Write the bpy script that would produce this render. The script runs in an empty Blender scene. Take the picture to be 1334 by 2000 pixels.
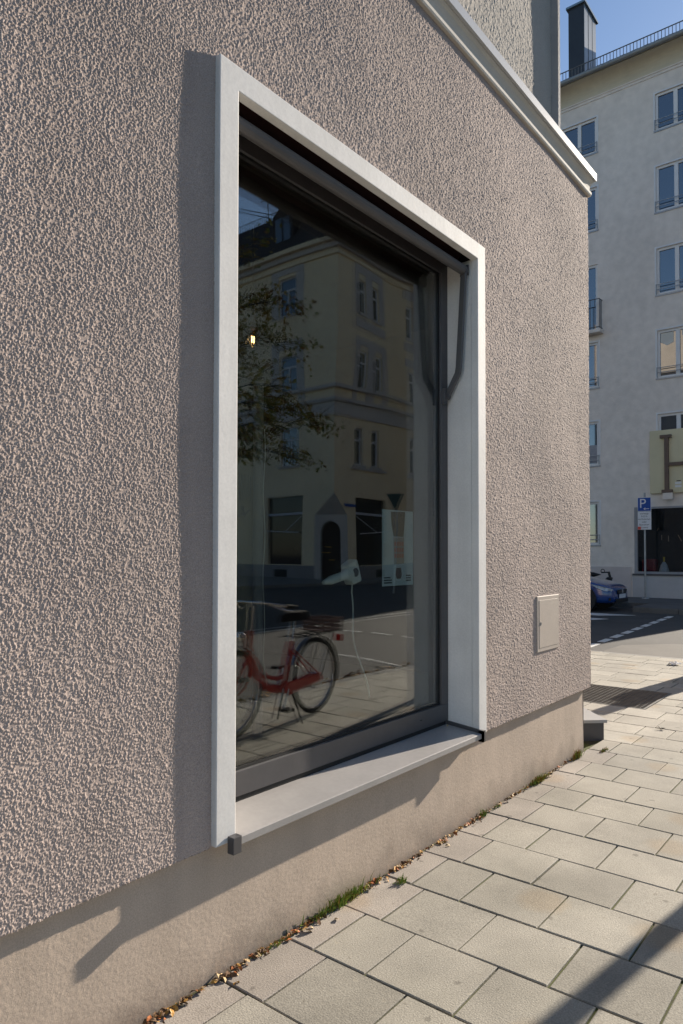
import bpy, bmesh, math, random
import numpy as np
from mathutils import Vector, Matrix

R = math.radians
random.seed(7)
rng = np.random.default_rng(11)
scene = bpy.context.scene
col = scene.collection

# ------------------------------------------------------------------ camera
CAM_H = 1.41
th, pitch, roll = 0.6747, 0.0227, 0.0014
fw = Vector((math.cos(th), math.sin(th), 0)); rt = Vector((math.sin(th), -math.cos(th), 0)); up = Vector((0, 0, 1))
fwd = fw * math.cos(pitch) + up * math.sin(pitch)
uu = up * math.cos(pitch) - fw * math.sin(pitch)
cr = rt * math.cos(roll) + uu * math.sin(roll)
cu = uu * math.cos(roll) - rt * math.sin(roll)
cam = bpy.data.cameras.new('camera')
cam_o = bpy.data.objects.new('camera', cam); col.objects.link(cam_o)
M = Matrix((cr, cu, -fwd)).transposed().to_4x4(); M.translation = Vector((0, 0, CAM_H))
cam_o.matrix_world = M
cam.sensor_width = 36; cam.lens = 1366.8 / 2000 * 36; cam.shift_y = 50.8 / 2000
cam.clip_start = .05; cam.clip_end = 2000
scene.camera = cam_o

# ------------------------------------------------------------------ light
SUN = Vector((-6.3, 1.0, -2.5)).normalized()          # direction the light travels
elev = math.asin(-SUN.z); azim = math.atan2(-SUN.x, -SUN.y)   # clockwise from +Y
world = bpy.data.worlds.new('World'); scene.world = world; world.use_nodes = True
wn = world.node_tree.nodes
sky = wn.new('ShaderNodeTexSky'); sky.sky_type = 'NISHITA'; sky.sun_disc = False
sky.sun_elevation = elev; sky.sun_rotation = azim; sky.air_density = 1.0; sky.dust_density = .35; sky.ozone_density = 3.2
world.node_tree.links.new(sky.outputs[0], wn['Background'].inputs[0])
wn['Background'].inputs[1].default_value = 0.073
sl = bpy.data.lights.new('sun', 'SUN'); sl.energy = 5.0; sl.angle = R(.53); sl.color = (1.0, .89, .75)
so = bpy.data.objects.new('sun', sl); col.objects.link(so)
so.rotation_euler = SUN.to_track_quat('-Z', 'Y').to_euler(); so.location = (20, -5, 12)
vs = scene.view_settings
vs.view_transform = 'Standard'; vs.look = 'None'; vs.exposure = 1.02; vs.gamma = 1; vs.use_curve_mapping = False
scene.render.engine = 'CYCLES'
scene.cycles.use_denoising = True; scene.cycles.denoising_prefilter = 'ACCURATE'
scene.cycles.max_bounces = 8; scene.cycles.transparent_max_bounces = 16
scene.cycles.sample_clamp_indirect = 6

# ------------------------------------------------------------------ materials
MATS = {}
def pmat(name, c, rough=.8, var=.12, scale=6., bump=0., bscale=150., metal=0., spec=.4, c2=None, fine=0., fscale=400., rand=0.,
         detail=4., bdist=.002, coat=0., stretch=None, emit=None, estr=0., spots=False, splash=None, streak=0., ior=None):
    if name in MATS: return MATS[name]
    m = bpy.data.materials.new(name); m.use_nodes = True; MATS[name] = m
    nt = m.node_tree; N = nt.nodes; L = nt.links; b = N['Principled BSDF']
    b.inputs['Roughness'].default_value = rough; b.inputs['Metallic'].default_value = metal
    b.inputs['Specular IOR Level'].default_value = spec
    if coat: b.inputs['Coat Weight'].default_value = coat; b.inputs['Coat Roughness'].default_value = .04
    if emit: b.inputs['Emission Color'].default_value = (*emit, 1); b.inputs['Emission Strength'].default_value = estr
    geo = N.new('ShaderNodeNewGeometry'); pos = geo.outputs['Position']
    if stretch:
        mp = N.new('ShaderNodeMapping'); mp.inputs['Scale'].default_value = stretch; L.new(pos, mp.inputs['Vector']); pos = mp.outputs[0]
    c = Vector(c); c2 = Vector(c2) if c2 else c * (1 + var); c1 = c if c2 is not None and var == 0 else c * (1 - var)
    nz = N.new('ShaderNodeTexNoise'); nz.inputs['Scale'].default_value = scale; nz.inputs['Detail'].default_value = detail; nz.inputs['Roughness'].default_value = .6
    L.new(pos, nz.inputs['Vector'])
    rp = N.new('ShaderNodeValToRGB'); rp.color_ramp.elements[0].position = .3; rp.color_ramp.elements[1].position = .7
    rp.color_ramp.elements[0].color = (*c1, 1); rp.color_ramp.elements[1].color = (*c2, 1)
    L.new(nz.outputs['Fac'], rp.inputs[0]); out = rp.outputs[0]
    def mul(a, fac_socket, lo, hi):
        mr = N.new('ShaderNodeMapRange'); mr.inputs[1].default_value = .25; mr.inputs[2].default_value = .75; mr.inputs[3].default_value = lo; mr.inputs[4].default_value = hi
        L.new(fac_socket, mr.inputs[0])
        v = N.new('ShaderNodeVectorMath'); v.operation = 'SCALE'; L.new(a, v.inputs[0]); L.new(mr.outputs[0], v.inputs['Scale']); return v.outputs[0]
    if fine:
        n2 = N.new('ShaderNodeTexNoise'); n2.inputs['Scale'].default_value = fscale; n2.inputs['Detail'].default_value = 2; L.new(pos, n2.inputs['Vector'])
        out = mul(out, n2.outputs['Fac'], 1 - fine, 1 + fine)
    if rand:
        oi = N.new('ShaderNodeObjectInfo'); mr = N.new('ShaderNodeMapRange'); mr.inputs[3].default_value = 1 - rand; mr.inputs[4].default_value = 1 + rand
        L.new(oi.outputs['Random'], mr.inputs[0]); v = N.new('ShaderNodeVectorMath'); v.operation = 'SCALE'; L.new(out, v.inputs[0]); L.new(mr.outputs[0], v.inputs['Scale']); out = v.outputs[0]
    if streak:      # rain runs: noise drawn out down the wall
        mp2 = N.new('ShaderNodeMapping'); mp2.inputs['Scale'].default_value = (9, 9, .7); L.new(geo.outputs['Position'], mp2.inputs['Vector'])
        n4 = N.new('ShaderNodeTexNoise'); n4.inputs['Scale'].default_value = 1.; n4.inputs['Detail'].default_value = 5; L.new(mp2.outputs[0], n4.inputs['Vector'])
        out = mul(out, n4.outputs['Fac'], 1 - streak, 1 + streak * .6)
    if spots:       # trodden gum, lichen and rust blots
        for sc2, th2, tint in ((2.1, .030, (.38, .37, .36)), (5.3, .040, (.66, .64, .60)), (3.7, .030, (1.22, 1.2, 1.14)), (1.3, .16, (.98, .84, .68)), (.9, .30, (.86, .86, .84))):
            vo = N.new('ShaderNodeTexVoronoi'); vo.voronoi_dimensions = '2D'; vo.inputs['Scale'].default_value = sc2; vo.inputs['Randomness'].default_value = 1.
            nw = N.new('ShaderNodeTexNoise'); nw.inputs['Scale'].default_value = 22; L.new(pos, nw.inputs['Vector'])
            ad = N.new('ShaderNodeVectorMath'); ad.operation = 'MULTIPLY_ADD'; ad.inputs[1].default_value = (.05, .05, .05); L.new(nw.outputs['Color'], ad.inputs[0]); L.new(pos, ad.inputs[2]); L.new(ad.outputs[0], vo.inputs['Vector'])
            mr = N.new('ShaderNodeMapRange'); mr.inputs[1].default_value = th2 * .55; mr.inputs[2].default_value = th2; mr.inputs[3].default_value = .6; mr.inputs[4].default_value = 0.; L.new(vo.outputs['Distance'], mr.inputs[0])
            mx = N.new('ShaderNodeMix'); mx.data_type = 'RGBA'; mx.blend_type = 'MULTIPLY'; L.new(mr.outputs[0], mx.inputs[0]); L.new(out, mx.inputs[6]); mx.inputs[7].default_value = (*tint, 1); out = mx.outputs[2]
    if splash:      # dirt splashed up from the pavement, ragged upper edge
        sp = N.new('ShaderNodeSeparateXYZ'); L.new(geo.outputs['Position'], sp.inputs[0])
        n5 = N.new('ShaderNodeTexNoise'); n5.inputs['Scale'].default_value = 9; n5.inputs['Detail'].default_value = 7; L.new(geo.outputs['Position'], n5.inputs['Vector'])
        ma_ = N.new('ShaderNodeMath'); ma_.operation = 'MULTIPLY_ADD'; ma_.inputs[1].default_value = -splash[0] * 1.6; L.new(n5.outputs['Fac'], ma_.inputs[0]); L.new(sp.outputs['Z'], ma_.inputs[2])
        mr = N.new('ShaderNodeMapRange'); mr.inputs[1].default_value = -splash[0] * .9; mr.inputs[2].default_value = splash[0] * .2; mr.inputs[3].default_value = splash[1]; mr.inputs[4].default_value = 1.; L.new(ma_.outputs[0], mr.inputs[0])
        v = N.new('ShaderNodeVectorMath'); v.operation = 'SCALE'; L.new(out, v.inputs[0]); L.new(mr.outputs[0], v.inputs['Scale']); out = v.outputs[0]
    if ior: b.inputs['IOR'].default_value = ior
    L.new(out, b.inputs['Base Color'])
    if bump:
        n3 = N.new('ShaderNodeTexNoise'); n3.inputs['Scale'].default_value = bscale; n3.inputs['Detail'].default_value = 3; L.new(pos, n3.inputs['Vector'])
        bp = N.new('ShaderNodeBump'); bp.inputs['Strength'].default_value = bump; bp.inputs['Distance'].default_value = bdist
        L.new(n3.outputs['Fac'], bp.inputs['Height']); L.new(bp.outputs[0], b.inputs['Normal'])
    return m

def glass_mat(name, tint=(.975, .985, .98), r0=.080, rough=0.0, wave=0.):
    """thin pane face: Schlick reflection over straight-through transmission"""
    m = bpy.data.materials.new(name); m.use_nodes = True; nt = m.node_tree; N = nt.nodes; L = nt.links
    for n in list(N):
        if n.type != 'OUTPUT_MATERIAL': N.remove(n)
    out = [n for n in N if n.type == 'OUTPUT_MATERIAL'][0]
    tr = N.new('ShaderNodeBsdfTransparent'); tr.inputs[0].default_value = (*tint, 1)
    gl = N.new('ShaderNodeBsdfGlossy'); gl.inputs['Roughness'].default_value = rough; gl.inputs[0].default_value = (1, 1, 1, 1)
    if wave:
        gp_ = N.new('ShaderNodeNewGeometry'); wz = N.new('ShaderNodeTexNoise'); wz.inputs['Scale'].default_value = 1.6; wz.inputs['Detail'].default_value = 0; L.new(gp_.outputs['Position'], wz.inputs['Vector'])
        wb = N.new('ShaderNodeBump'); wb.inputs['Strength'].default_value = 1; wb.inputs['Distance'].default_value = wave; L.new(wz.outputs['Fac'], wb.inputs['Height']); L.new(wb.outputs[0], gl.inputs['Normal'])
    g = N.new('ShaderNodeNewGeometry')
    d = N.new('ShaderNodeVectorMath'); d.operation = 'DOT_PRODUCT'; L.new(g.outputs['Normal'], d.inputs[0]); L.new(g.outputs['Incoming'], d.inputs[1])
    def ma(op, a, b=None, c=None):
        n = N.new('ShaderNodeMath'); n.operation = op
        for i, v in enumerate((a, b, c)):
            if v is None: continue
            if isinstance(v, (int, float)): n.inputs[i].default_value = v
            else: L.new(v, n.inputs[i])
        return n.outputs[0]
    ab = ma('ABSOLUTE', d.outputs['Value']); om = ma('SUBTRACT', 1.0, ab); p5 = ma('POWER', om, 5.0); fr = ma('MULTIPLY_ADD', p5, 1 - r0, r0)
    mx = N.new('ShaderNodeMixShader'); L.new(fr, mx.inputs[0]); L.new(tr.outputs[0], mx.inputs[1]); L.new(gl.outputs[0], mx.inputs[2]); L.new(mx.outputs[0], out.inputs[0])
    return m

# ------------------------------------------------------------------ mesh helpers
class MB:
    def __init__(s): s.v = []; s.f = []; s.m = []
    def add(s, vs, fs, mi=0):
        o = len(s.v); s.v += [tuple(v) for v in vs]; s.f += [tuple(i + o for i in f) for f in fs]; s.m += [mi] * len(fs); return s
    def box(s, a, b, mi=0):
        x0, y0, z0 = (min(a[i], b[i]) for i in range(3)); x1, y1, z1 = (max(a[i], b[i]) for i in range(3))
        return s.add([(x0, y0, z0), (x1, y0, z0), (x1, y1, z0), (x0, y1, z0), (x0, y0, z1), (x1, y0, z1), (x1, y1, z1), (x0, y1, z1)],
                     [(0, 3, 2, 1), (4, 5, 6, 7), (0, 1, 5, 4), (1, 2, 6, 5), (2, 3, 7, 6), (3, 0, 4, 7)], mi)
    def quad(s, a, b, c, d, mi=0): return s.add([a, b, c, d], [(0, 1, 2, 3)], mi)
    def prism(s, pts, off, mi=0):
        """pts: planar polygon (3D), extruded by vector off"""
        n = len(pts); off = Vector(off); P = [Vector(p) for p in pts]; Q = [p + off for p in P]
        return s.add(P + Q, [tuple(range(n - 1, -1, -1)), tuple(range(n, 2 * n))] + [(i, (i + 1) % n, n + (i + 1) % n, n + i) for i in range(n)], mi)
    def tube(s, pts, r, n=8, mi=0, cap=True):
        P = [Vector(p) for p in pts]; rs = r if isinstance(r, (list, tuple)) else [r] * len(P); rings = []
        ref = None
        for i, p in enumerate(P):
            t = (P[min(i + 1, len(P) - 1)] - P[max(i - 1, 0)]).normalized()
            if ref is None:
                ref = Vector((0, 0, 1)) if abs(t.z) < .9 else Vector((1, 0, 0))
            a = (ref - t * ref.dot(t)).normalized(); b = t.cross(a); ref = a
            rings.append([p + (a * math.cos(2 * math.pi * k / n) + b * math.sin(2 * math.pi * k / n)) * rs[i] for k in range(n)])
        vs = [v for q in rings for v in q]; fs = []
        for i in range(len(P) - 1):
            for k in range(n): fs.append((i * n + k, i * n + (k + 1) % n, (i + 1) * n + (k + 1) % n, (i + 1) * n + k))
        s.add(vs, fs, mi)
        if cap: s.add(rings[0][::-1], [tuple(range(n))], mi); s.add(rings[-1], [tuple(range(n))], mi)
        return s
    def torus(s, c, axis, R0, r, n=36, k=8, a0=0., a1=2 * math.pi, sx=1., mi=0):
        """ring round axis ('y' only) with tube radius r"""
        c = Vector(c); full = abs(a1 - a0 - 2 * math.pi) < 1e-6; cnt = n if full else n + 1; vs = []; fs = []
        for i in range(cnt):
            a = a0 + (a1 - a0) * i / n
            for j in range(k):
                b = 2 * math.pi * j / k; rr = R0 + r * math.cos(b)
                vs.append(c + Vector((rr * math.cos(a), r * sx * math.sin(b), rr * math.sin(a))))
        for i in range(n):
            i2 = (i + 1) % cnt
            for j in range(k): fs.append((i * k + j, i * k + (j + 1) % k, i2 * k + (j + 1) % k, i2 * k + j))
        return s.add(vs, fs, mi)
    def lathe(s, prof, c, n=20, mi=0):
        c = Vector(c); vs = []; fs = []
        for r, z in prof:
            for k in range(n): vs.append(c + Vector((r * math.cos(2 * math.pi * k / n), r * math.sin(2 * math.pi * k / n), z)))
        for i in range(len(prof) - 1):
            for k in range(n): fs.append((i * n + k, i * n + (k + 1) % n, (i + 1) * n + (k + 1) % n, (i + 1) * n + k))
        return s.add(vs, fs, mi)
    def mesh(s, name, mats, smooth=False):
        me = bpy.data.meshes.new(name); me.from_pydata(s.v, [], s.f)
        for m in (mats if isinstance(mats, (list, tuple)) else [mats]): me.materials.append(m)
        if any(s.m): me.polygons.foreach_set('material_index', s.m)
        if smooth: me.polygons.foreach_set('use_smooth', [True] * len(s.f))
        me.update(); return me
    def build(s, name, mats, parent=None, smooth=False, bevel=0., seg=2):
        o = bpy.data.objects.new(name, s.mesh(name, mats, smooth)); col.objects.link(o)
        if parent: attach(o, parent)
        if bevel:
            md = o.modifiers.new('bevel', 'BEVEL'); md.width = bevel; md.segments = seg; md.limit_method = 'ANGLE'; md.angle_limit = R(40)
        return o

def attach(o, parent):
    o.parent = parent
    if parent.get('_w'): o.matrix_parent_inverse = Matrix.Translation(-parent.location)
def tag(o, label, cat, group=None):
    o['label'] = label; o['category'] = cat
    if group: o['group'] = group
    return o
def thing(name, label, cat, loc=(0, 0, 0), group=None, rz=0., local=False):
    o = bpy.data.objects.new(name, None); col.objects.link(o); o.location = loc; o.rotation_euler = (0, 0, rz); o.empty_display_size = .2
    if not local: o['_w'] = 1
    return tag(o, label, cat, group)
def struct(o): o['kind'] = 'structure'; return o
def stuff(o): o['kind'] = 'stuff'; return o

def wall_holes(mb, P0, U, V, W, H, holes, depth, inward, mi=0, mir=None, skip=None):
    """rectangular wall with rectangular holes (u0,u1,v0,v1) and their reveals"""
    P0 = Vector(P0); U = Vector(U); V = Vector(V); inn = Vector(inward)
    us = sorted({0, W, *[h[0] for h in holes], *[h[1] for h in holes]}); vs_ = sorted({0, H, *[h[2] for h in holes], *[h[3] for h in holes]})
    us = [u for u in us if 0 <= u <= W]; vs_ = [v for v in vs_ if 0 <= v <= H]
    pt = lambda u, v, d=0.: P0 + U * u + V * v + inn * d
    for i in range(len(us) - 1):
        for j in range(len(vs_) - 1):
            uc = (us[i] + us[i + 1]) / 2; vc = (vs_[j] + vs_[j + 1]) / 2
            if any(h[0] < uc < h[1] and h[2] < vc < h[3] for h in holes): continue
            if skip and skip(uc, vc): continue
            mb.quad(pt(us[i], vs_[j]), pt(us[i + 1], vs_[j]), pt(us[i + 1], vs_[j + 1]), pt(us[i], vs_[j + 1]), mi)
    mir = mi if mir is None else mir
    for u0, u1, v0, v1 in holes:
        for a, b in (((u0, v0), (u1, v0)), ((u1, v0), (u1, v1)), ((u1, v1), (u0, v1)), ((u0, v1), (u0, v0))):
            mb.quad(pt(*a), pt(*b), pt(*b, depth), pt(*a, depth), mir)

# shared materials
M_white = pmat('white_render_trim', (.745, .73, .705), .7, .05, 5, bump=.35, bscale=45, fine=.05, fscale=120, bdist=.0012, c2=(.785, .77, .745), streak=.11)
M_anth = pmat('anthracite_metal', (.075, .072, .075), .38, .08, 10, fine=.04, fscale=60, spec=.5)
M_sill = pmat('grey_sill_metal', (.33, .315, .305), .36, .10, 3, fine=.05, fscale=50, spec=.5)
M_black = pmat('black_rubber', (.012, .012, .013), .6, .1)
M_chrome = pmat('chrome', (.65, .65, .66), .18, .05, metal=1.)
M_steel = pmat('galvanised_steel', (.34, .345, .35), .45, .12, 12, metal=.6)
M_glassp = glass_mat('window_pane_glass', wave=.0025)

# ================================================================== GROUND
Z_ROAD = -.09
M_asph = pmat('asphalt', (.060, .057, .055), .85, .22, .8, bump=.6, bscale=120, fine=.28, fscale=180, bdist=.004)
M_asph_l = pmat('worn_asphalt_sunlit', (.105, .096, .084), .85, .15, 1.5, bump=.6, bscale=110, fine=.3, fscale=130, bdist=.004)
M_joint = pmat('mossy_joint_soil', (.030, .026, .018), .95, 0., 5, c2=(.10, .12, .018), bump=.6, bscale=200, fine=.3, detail=6)
M_slab = pmat('concrete_slab', (.308, .286, .240), .85, .20, 2.6, bump=.7, bscale=170, fine=.24, fscale=170, rand=.13, bdist=.0022, detail=8, spots=True)
M_slab_r = pmat('concrete_slab_warm', (.315, .280, .242), .85, .20, 2.6, bump=.7, bscale=170, fine=.24, fscale=170, rand=.11, bdist=.0022, detail=8, spots=True)
M_kerb = pmat('granite_kerb', (.20, .19, .175), .8, .12, 5, fine=.3, fscale=250, bump=.4)
M_mark = pmat('road_paint', (.62, .61, .58), .7, .12, 6, fine=.15, fscale=60)
M_dark_soil = pmat('dark_concrete', (.075, .073, .07), .9, .12, 2, fine=.1)

road = struct(MB().quad((-400, -400, Z_ROAD), (400, -400, Z_ROAD), (400, 400, Z_ROAD), (-400, 400, Z_ROAD)).build('road', M_asph))

# own pavement: bed + slabs
pave = MB()
X1, Y0 = 10.236, -.86
for (x0, x1, y0, y1) in ((-6, X1, Y0, 1.9), (5.0, X1, 1.9, 16)):
    pave.quad((x0, y0, -.009), (x1, y0, -.009), (x1, y1, -.009), (x0, y1, -.009))
pave.quad((X1, Y0, -.3), (X1, 16, -.3), (X1, 16, -.009), (X1, Y0, -.009)); pave.quad((-6, Y0, -.3), (X1, Y0, -.3), (X1, Y0, -.009), (-6, Y0, -.009))
pavement = struct(pave.build('pavement', M_joint))
PX, GAP = .320, .0072
def slab_mesh(wx, wy, nm, mat):
    m = MB(); b = .0032; x, y = wx / 2, wy / 2; xi, yi = x - b, y - b
    m.add([(-x, -y, -.03), (x, -y, -.03), (x, y, -.03), (-x, y, -.03), (-x, -y, -b * .8), (x, -y, -b * .8), (x, y, -b * .8), (-x, y, -b * .8),
           (-xi, -yi, 0), (xi, -yi, 0), (xi, yi, 0), (-xi, yi, 0)],
          [(0, 1, 5, 4), (1, 2, 6, 5), (2, 3, 7, 6), (3, 0, 4, 7), (4, 5, 9, 8), (5, 6, 10, 9), (6, 7, 11, 10), (7, 4, 8, 11), (8, 9, 10, 11)])
    return m.mesh(nm, mat)
slab_cache = {}; slabs = []
GR = (6.713, 7.667, 1.84, 2.68)                       # opening for the light-well grate
for k in range(-9, 27):
    x0 = 1.59 + PX * k; x1 = x0 + PX
    js = [1.59 - .3345 * i for i in range(8)] if k % 2 == 0 else [1.657, 1.427] + [1.427 - .3345 * i for i in range(1, 7)]
    ys = [1.797] + [j for j in js if j > Y0 + .05] + [Y0]
    if x0 > 5.15:                                   # side street: run on past the corner
        top = 3.7; a = js[0] + .3345; more = []
        while a < top: more.append(a); a += .3345
        ys = [top] + more[::-1] + [j for j in js if j > Y0 + .05] + [Y0]
    for i in range(len(ys) - 1):
        yb, ya = ys[i], ys[i + 1]
        xm, ym = (x0 + x1) / 2, (ya + yb) / 2
        if x1 > X1 + .01: continue
        parts = [(ya, yb)]
        if GR[0] < xm < GR[1]: parts = [(ya, min(yb, GR[2])), (max(ya, GR[3]), yb)]
        for (pa, pb) in parts:
            if pb - pa > .03: slabs.append((xm, (pa + pb) / 2, PX - GAP, pb - pa - GAP, i == 0 and x0 < 5.1))
def in_view(x, y):
    p = Vector((x, y, -CAM_H)); w = p.dot(fwd)
    if w < .3: return False
    px = 667 + 1366.8 * p.dot(cr) / w; py = 1050.8 - 1366.8 * p.dot(cu) / w
    return -100 < px < 1430 and py < 2120 and px > 100
slabs.sort(key=lambda s: (not in_view(s[0], s[1]), math.hypot(s[0] - 1.5, s[1])))
rest = MB()
for n, (x, y, wx, wy, edge) in enumerate(slabs):
    dz = random.uniform(-.0022, .0012); tx, ty = random.uniform(-.003, .003), random.uniform(-.003, .003)
    if n < 300:
        key = (round(wx, 3), round(wy, 3), edge)
        if key not in slab_cache: slab_cache[key] = slab_mesh(wx, wy, 'paving_slab', M_slab_r if edge else M_slab)
        o = bpy.data.objects.new('paving_slab', slab_cache[key]); col.objects.link(o); o.location = (x + random.uniform(-.0015, .0015), y + random.uniform(-.0015, .0015), dz); o.rotation_euler = (tx, ty, random.uniform(-.007, .007)); o.parent = pavement
    else:
        rest.box((x - wx / 2, y - wy / 2, -.03), (x + wx / 2, y + wy / 2, dz))
stuff(rest.build('paving_slab_field', M_slab, pavement))
# kerb stones along both edges (flush top, step to the road)
kb = {}
def kerb_stone(x0, y0, x1, y1, z0, z1, parent, mt=None):
    m = MB().box((x0, y0, z0), (x1, y1, z1)); return m.build('kerb_stone', mt or M_kerb, parent, bevel=.012, seg=1)
for i in range(8): kerb_stone(1.2 + i * 1.1, Y0 - .13, 2.29 + i * 1.1, Y0 - .004, -.3, -.002, pavement)
for i in range(5): kerb_stone(X1 + .004, Y0 - .13 + i * 1.1, X1 + .13, Y0 + .96 + i * 1.1, -.3, -.004, pavement)
# worn asphalt by the side-street kerb, sunlit paleness painted in up to the shadow line
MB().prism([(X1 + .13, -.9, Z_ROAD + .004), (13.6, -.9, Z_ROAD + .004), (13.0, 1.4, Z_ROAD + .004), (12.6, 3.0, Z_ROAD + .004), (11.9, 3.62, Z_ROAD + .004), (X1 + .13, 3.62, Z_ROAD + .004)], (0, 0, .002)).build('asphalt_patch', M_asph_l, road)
# markings
def dash(x0, y0, x1, y1, w, nm='lane_dash'):
    d = Vector((x1 - x0, y1 - y0, 0)).normalized(); n = Vector((-d.y, d.x, 0)) * w / 2; a = Vector((x0, y0, Z_ROAD + .004)); b = Vector((x1, y1, Z_ROAD + .004))
    MB().prism([a - n, b - n, b + n, a + n], (0, 0, .004)).build(nm, M_mark, road)
for i in range(9):
    x = 11.30 + i * .79
    dash(x, 3.97 + .045 * i, x + .54, 4.0 + .045 * i, .13)
MB().prism([(15.9, 5.6, Z_ROAD + .004), (16.5, 5.3, Z_ROAD + .004), (16.6, 9, Z_ROAD + .004), (15.9, 9, Z_ROAD + .004)], (0, 0, .004)).build('stop_bar', M_mark, road)
MB().prism([(17.3, 5.8, Z_ROAD + .004), (17.9, 5.1, Z_ROAD + .004), (18.0, 9, Z_ROAD + .004), (17.3, 9, Z_ROAD + .004)], (0, 0, .004)).build('stop_bar', M_mark, road)
for i in range(7): dash(10.75, -4.55 + i * .68 - 1.4, 10.72, -4.08 + i * .68 - 1.4, .10)
dash(8.1, -2.6, 7.75, -.99, .06, 'kerb_line')
for k in (0, .36): dash(2, -5.45 - k, 40, -5.95 - k, .05, 'tram_rail')

# far pavement across the side street, with a parking bay for the car
fp = MB()
fp.box((18.95, -2.5, -.4), (23.6, 5.45, .055)); fp.box((20.45, 5.45, -.4), (23.6, 30, .055))
far_pave = struct(fp.build('far_pavement', pmat('dark_paving', (.115, .112, .108), .9, .18, 1.2, fine=.12, fscale=30)))
for i in range(7): kerb_stone(18.82, -2.25 + i * 1.1, 18.946, -1.16 + i * 1.1, -.4, .05, far_pave, MATS['dark_paving'])
opp = MB().box((-40, -40, -.4), (29.5, -17.6, .055)); opp.box((29.5, -20.0, -.4), (90, -17.6, .055))
opp_pave = struct(opp.build('opposite_pavement', pmat('grey_paving', (.17, .165, .155), .9, .15, 1.0, fine=.1, fscale=20)))

# ================================================================== CORNER BUILDING
YW, YF, YP = 1.777, 1.753, 1.804
XC = 5.13
bld = thing('corner_building', 'taupe roughcast corner building with large white-framed shop window', 'building', (1.5, YW, 0))

M_rough = pmat('taupe_roughcast', (.465, .375, .330), .9, .13, .9, fine=.28, fscale=300, bump=.35, bscale=600, bdist=.001, detail=6, streak=.10)
M_plinth = pmat('plinth_render', (.50, .405, .325), .9, .09, 2.2, fine=.17, fscale=230, bump=.45, bscale=330, bdist=.0012, detail=7, splash=(.14, .62), streak=.09)

def roughcast(name, xs, zs, hole, y0, amp, rstone, mat, parent, density=1.0, seed=3, flat0=False, flat1=False):
    """render surface with thrown grains as true relief: dome-shaped stones splatted on a grid"""
    g = np.random.default_rng(seed)
    nx, nz = len(xs), len(zs)
    W, Hh = xs[-1] - xs[0], zs[-1] - zs[0]
    n = int(W * Hh / (rstone * 1.75) ** 2 * density)
    sx = xs[0] + g.random(n) * W; sz = zs[0] + g.random(n) * Hh
    sr = rstone * (.65 + .7 * g.random(n) + .5 * (g.random(n) < .08)); sa = (.55 + .75 * g.random(n)) * amp
    el = .75 + .5 * g.random(n)
    hgt = np.zeros((nz, nx), np.float32)
    ci = np.searchsorted(xs, sx); cj = np.searchsorted(zs, sz)
    K = 3
    for di in range(-K, K + 1):
        ii = ci + di; ok = (ii >= 0) & (ii < nx); iic = np.clip(ii, 0, nx - 1)
        dx = (xs[iic] - sx) / sr * el
        for dj in range(-K, K + 1):
            jj = cj + dj; ok2 = ok & (jj >= 0) & (jj < nz); jjc = np.clip(jj, 0, nz - 1)
            dz = (zs[jjc] - sz) / sr / el
            d2 = dx * dx + dz * dz; m = ok2 & (d2 < 1)
            h = sa[m] * np.sqrt(1 - d2[m])
            np.maximum.at(hgt, (jjc[m], iic[m]), h)
    hgt += (g.random((nz, nx)) * amp * .18).astype(np.float32)
    if flat0: hgt[:, 0] = amp * .3
    if flat1: hgt[:, -1] = amp * .3
    xx, zz = np.meshgrid(xs, zs)
    # soft undulation of the trowelled coat underneath
    und = .0012 * np.sin(xx * 5.1 + np.sin(zz * 3.3) * 1.7) + .001 * np.sin(zz * 6.7 + xx * 2.2)
    jit = (g.random((nz, nx)) - .5) * .0012
    xx = xx + jit; co = np.stack([xx, y0 - hgt + und, zz + jit[::-1]], -1)
    co[:, -1, 0] = xs[-1]; co[0, :, 2] = zs[0] + (g.random(nx) - .5) * .006
    idx = np.arange(nx * nz).reshape(nz, nx)
    q = np.stack([idx[:-1, :-1], idx[:-1, 1:], idx[1:, 1:], idx[1:, :-1]], -1)
    if hole:
        xm = (xs[:-1] + xs[1:]) / 2; zm = (zs[:-1] + zs[1:]) / 2
        inside = ((xm > hole[0]) & (xm < hole[1]))[None, :] & ((zm > hole[2]) & (zm < hole[3]))[:, None]
        q = q[~inside]
    q = q.reshape(-1, 4).astype(np.int32)
    me = bpy.data.meshes.new(name)
    me.vertices.add(nx * nz); me.vertices.foreach_set('co', co.reshape(-1).astype(np.float32))
    me.loops.add(q.size); me.loops.foreach_set('vertex_index', q.reshape(-1))
    me.polygons.add(len(q)); me.polygons.foreach_set('loop_start', np.arange(0, q.size, 4, dtype=np.int32))
    me.update(calc_edges=True); me.materials.append(mat)
    o = bpy.data.objects.new(name, me); col.objects.link(o); attach(o, parent); return o

def graded(a, b, s0, s1):
    out = [a]
    while out[-1] < b: out.append(out[-1] + s0 + (s1 - s0) * (out[-1] - a) / (b - a))
    out[-1] = b; return np.array(out)
HOLE = (1.575, 3.41, .40, 3.05)
roughcast('wall', graded(.82, 1.56, .0018, .0019), graded(.447, 4.075, .0021, .0027), None, YW, .0019, .0021, M_rough, bld, density=.50, flat1=True, flat0=True)
roughcast('wall', graded(1.56, XC, .0028, .0062), graded(.447, 4.075, .0034, .0038), HOLE, YW, .0025, .0023, M_rough, bld, density=.48, flat0=True, seed=4)
roughcast('wall', graded(.2, .82, .0044, .0040), graded(.447, 4.075, .0043, .0044), None, YW, .0023, .0033, M_rough, bld, density=.5, flat1=True, seed=6)
side = MB()
side.quad((-6, YW, .447), (.2, YW, .447), (.2, YW, 4.075), (-6, YW, 4.075))                      # run-on behind the camera
side.quad((XC, YW, .447), (XC, 14, .447), (XC, 14, 4.075), (XC, YW, 4.075))
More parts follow.
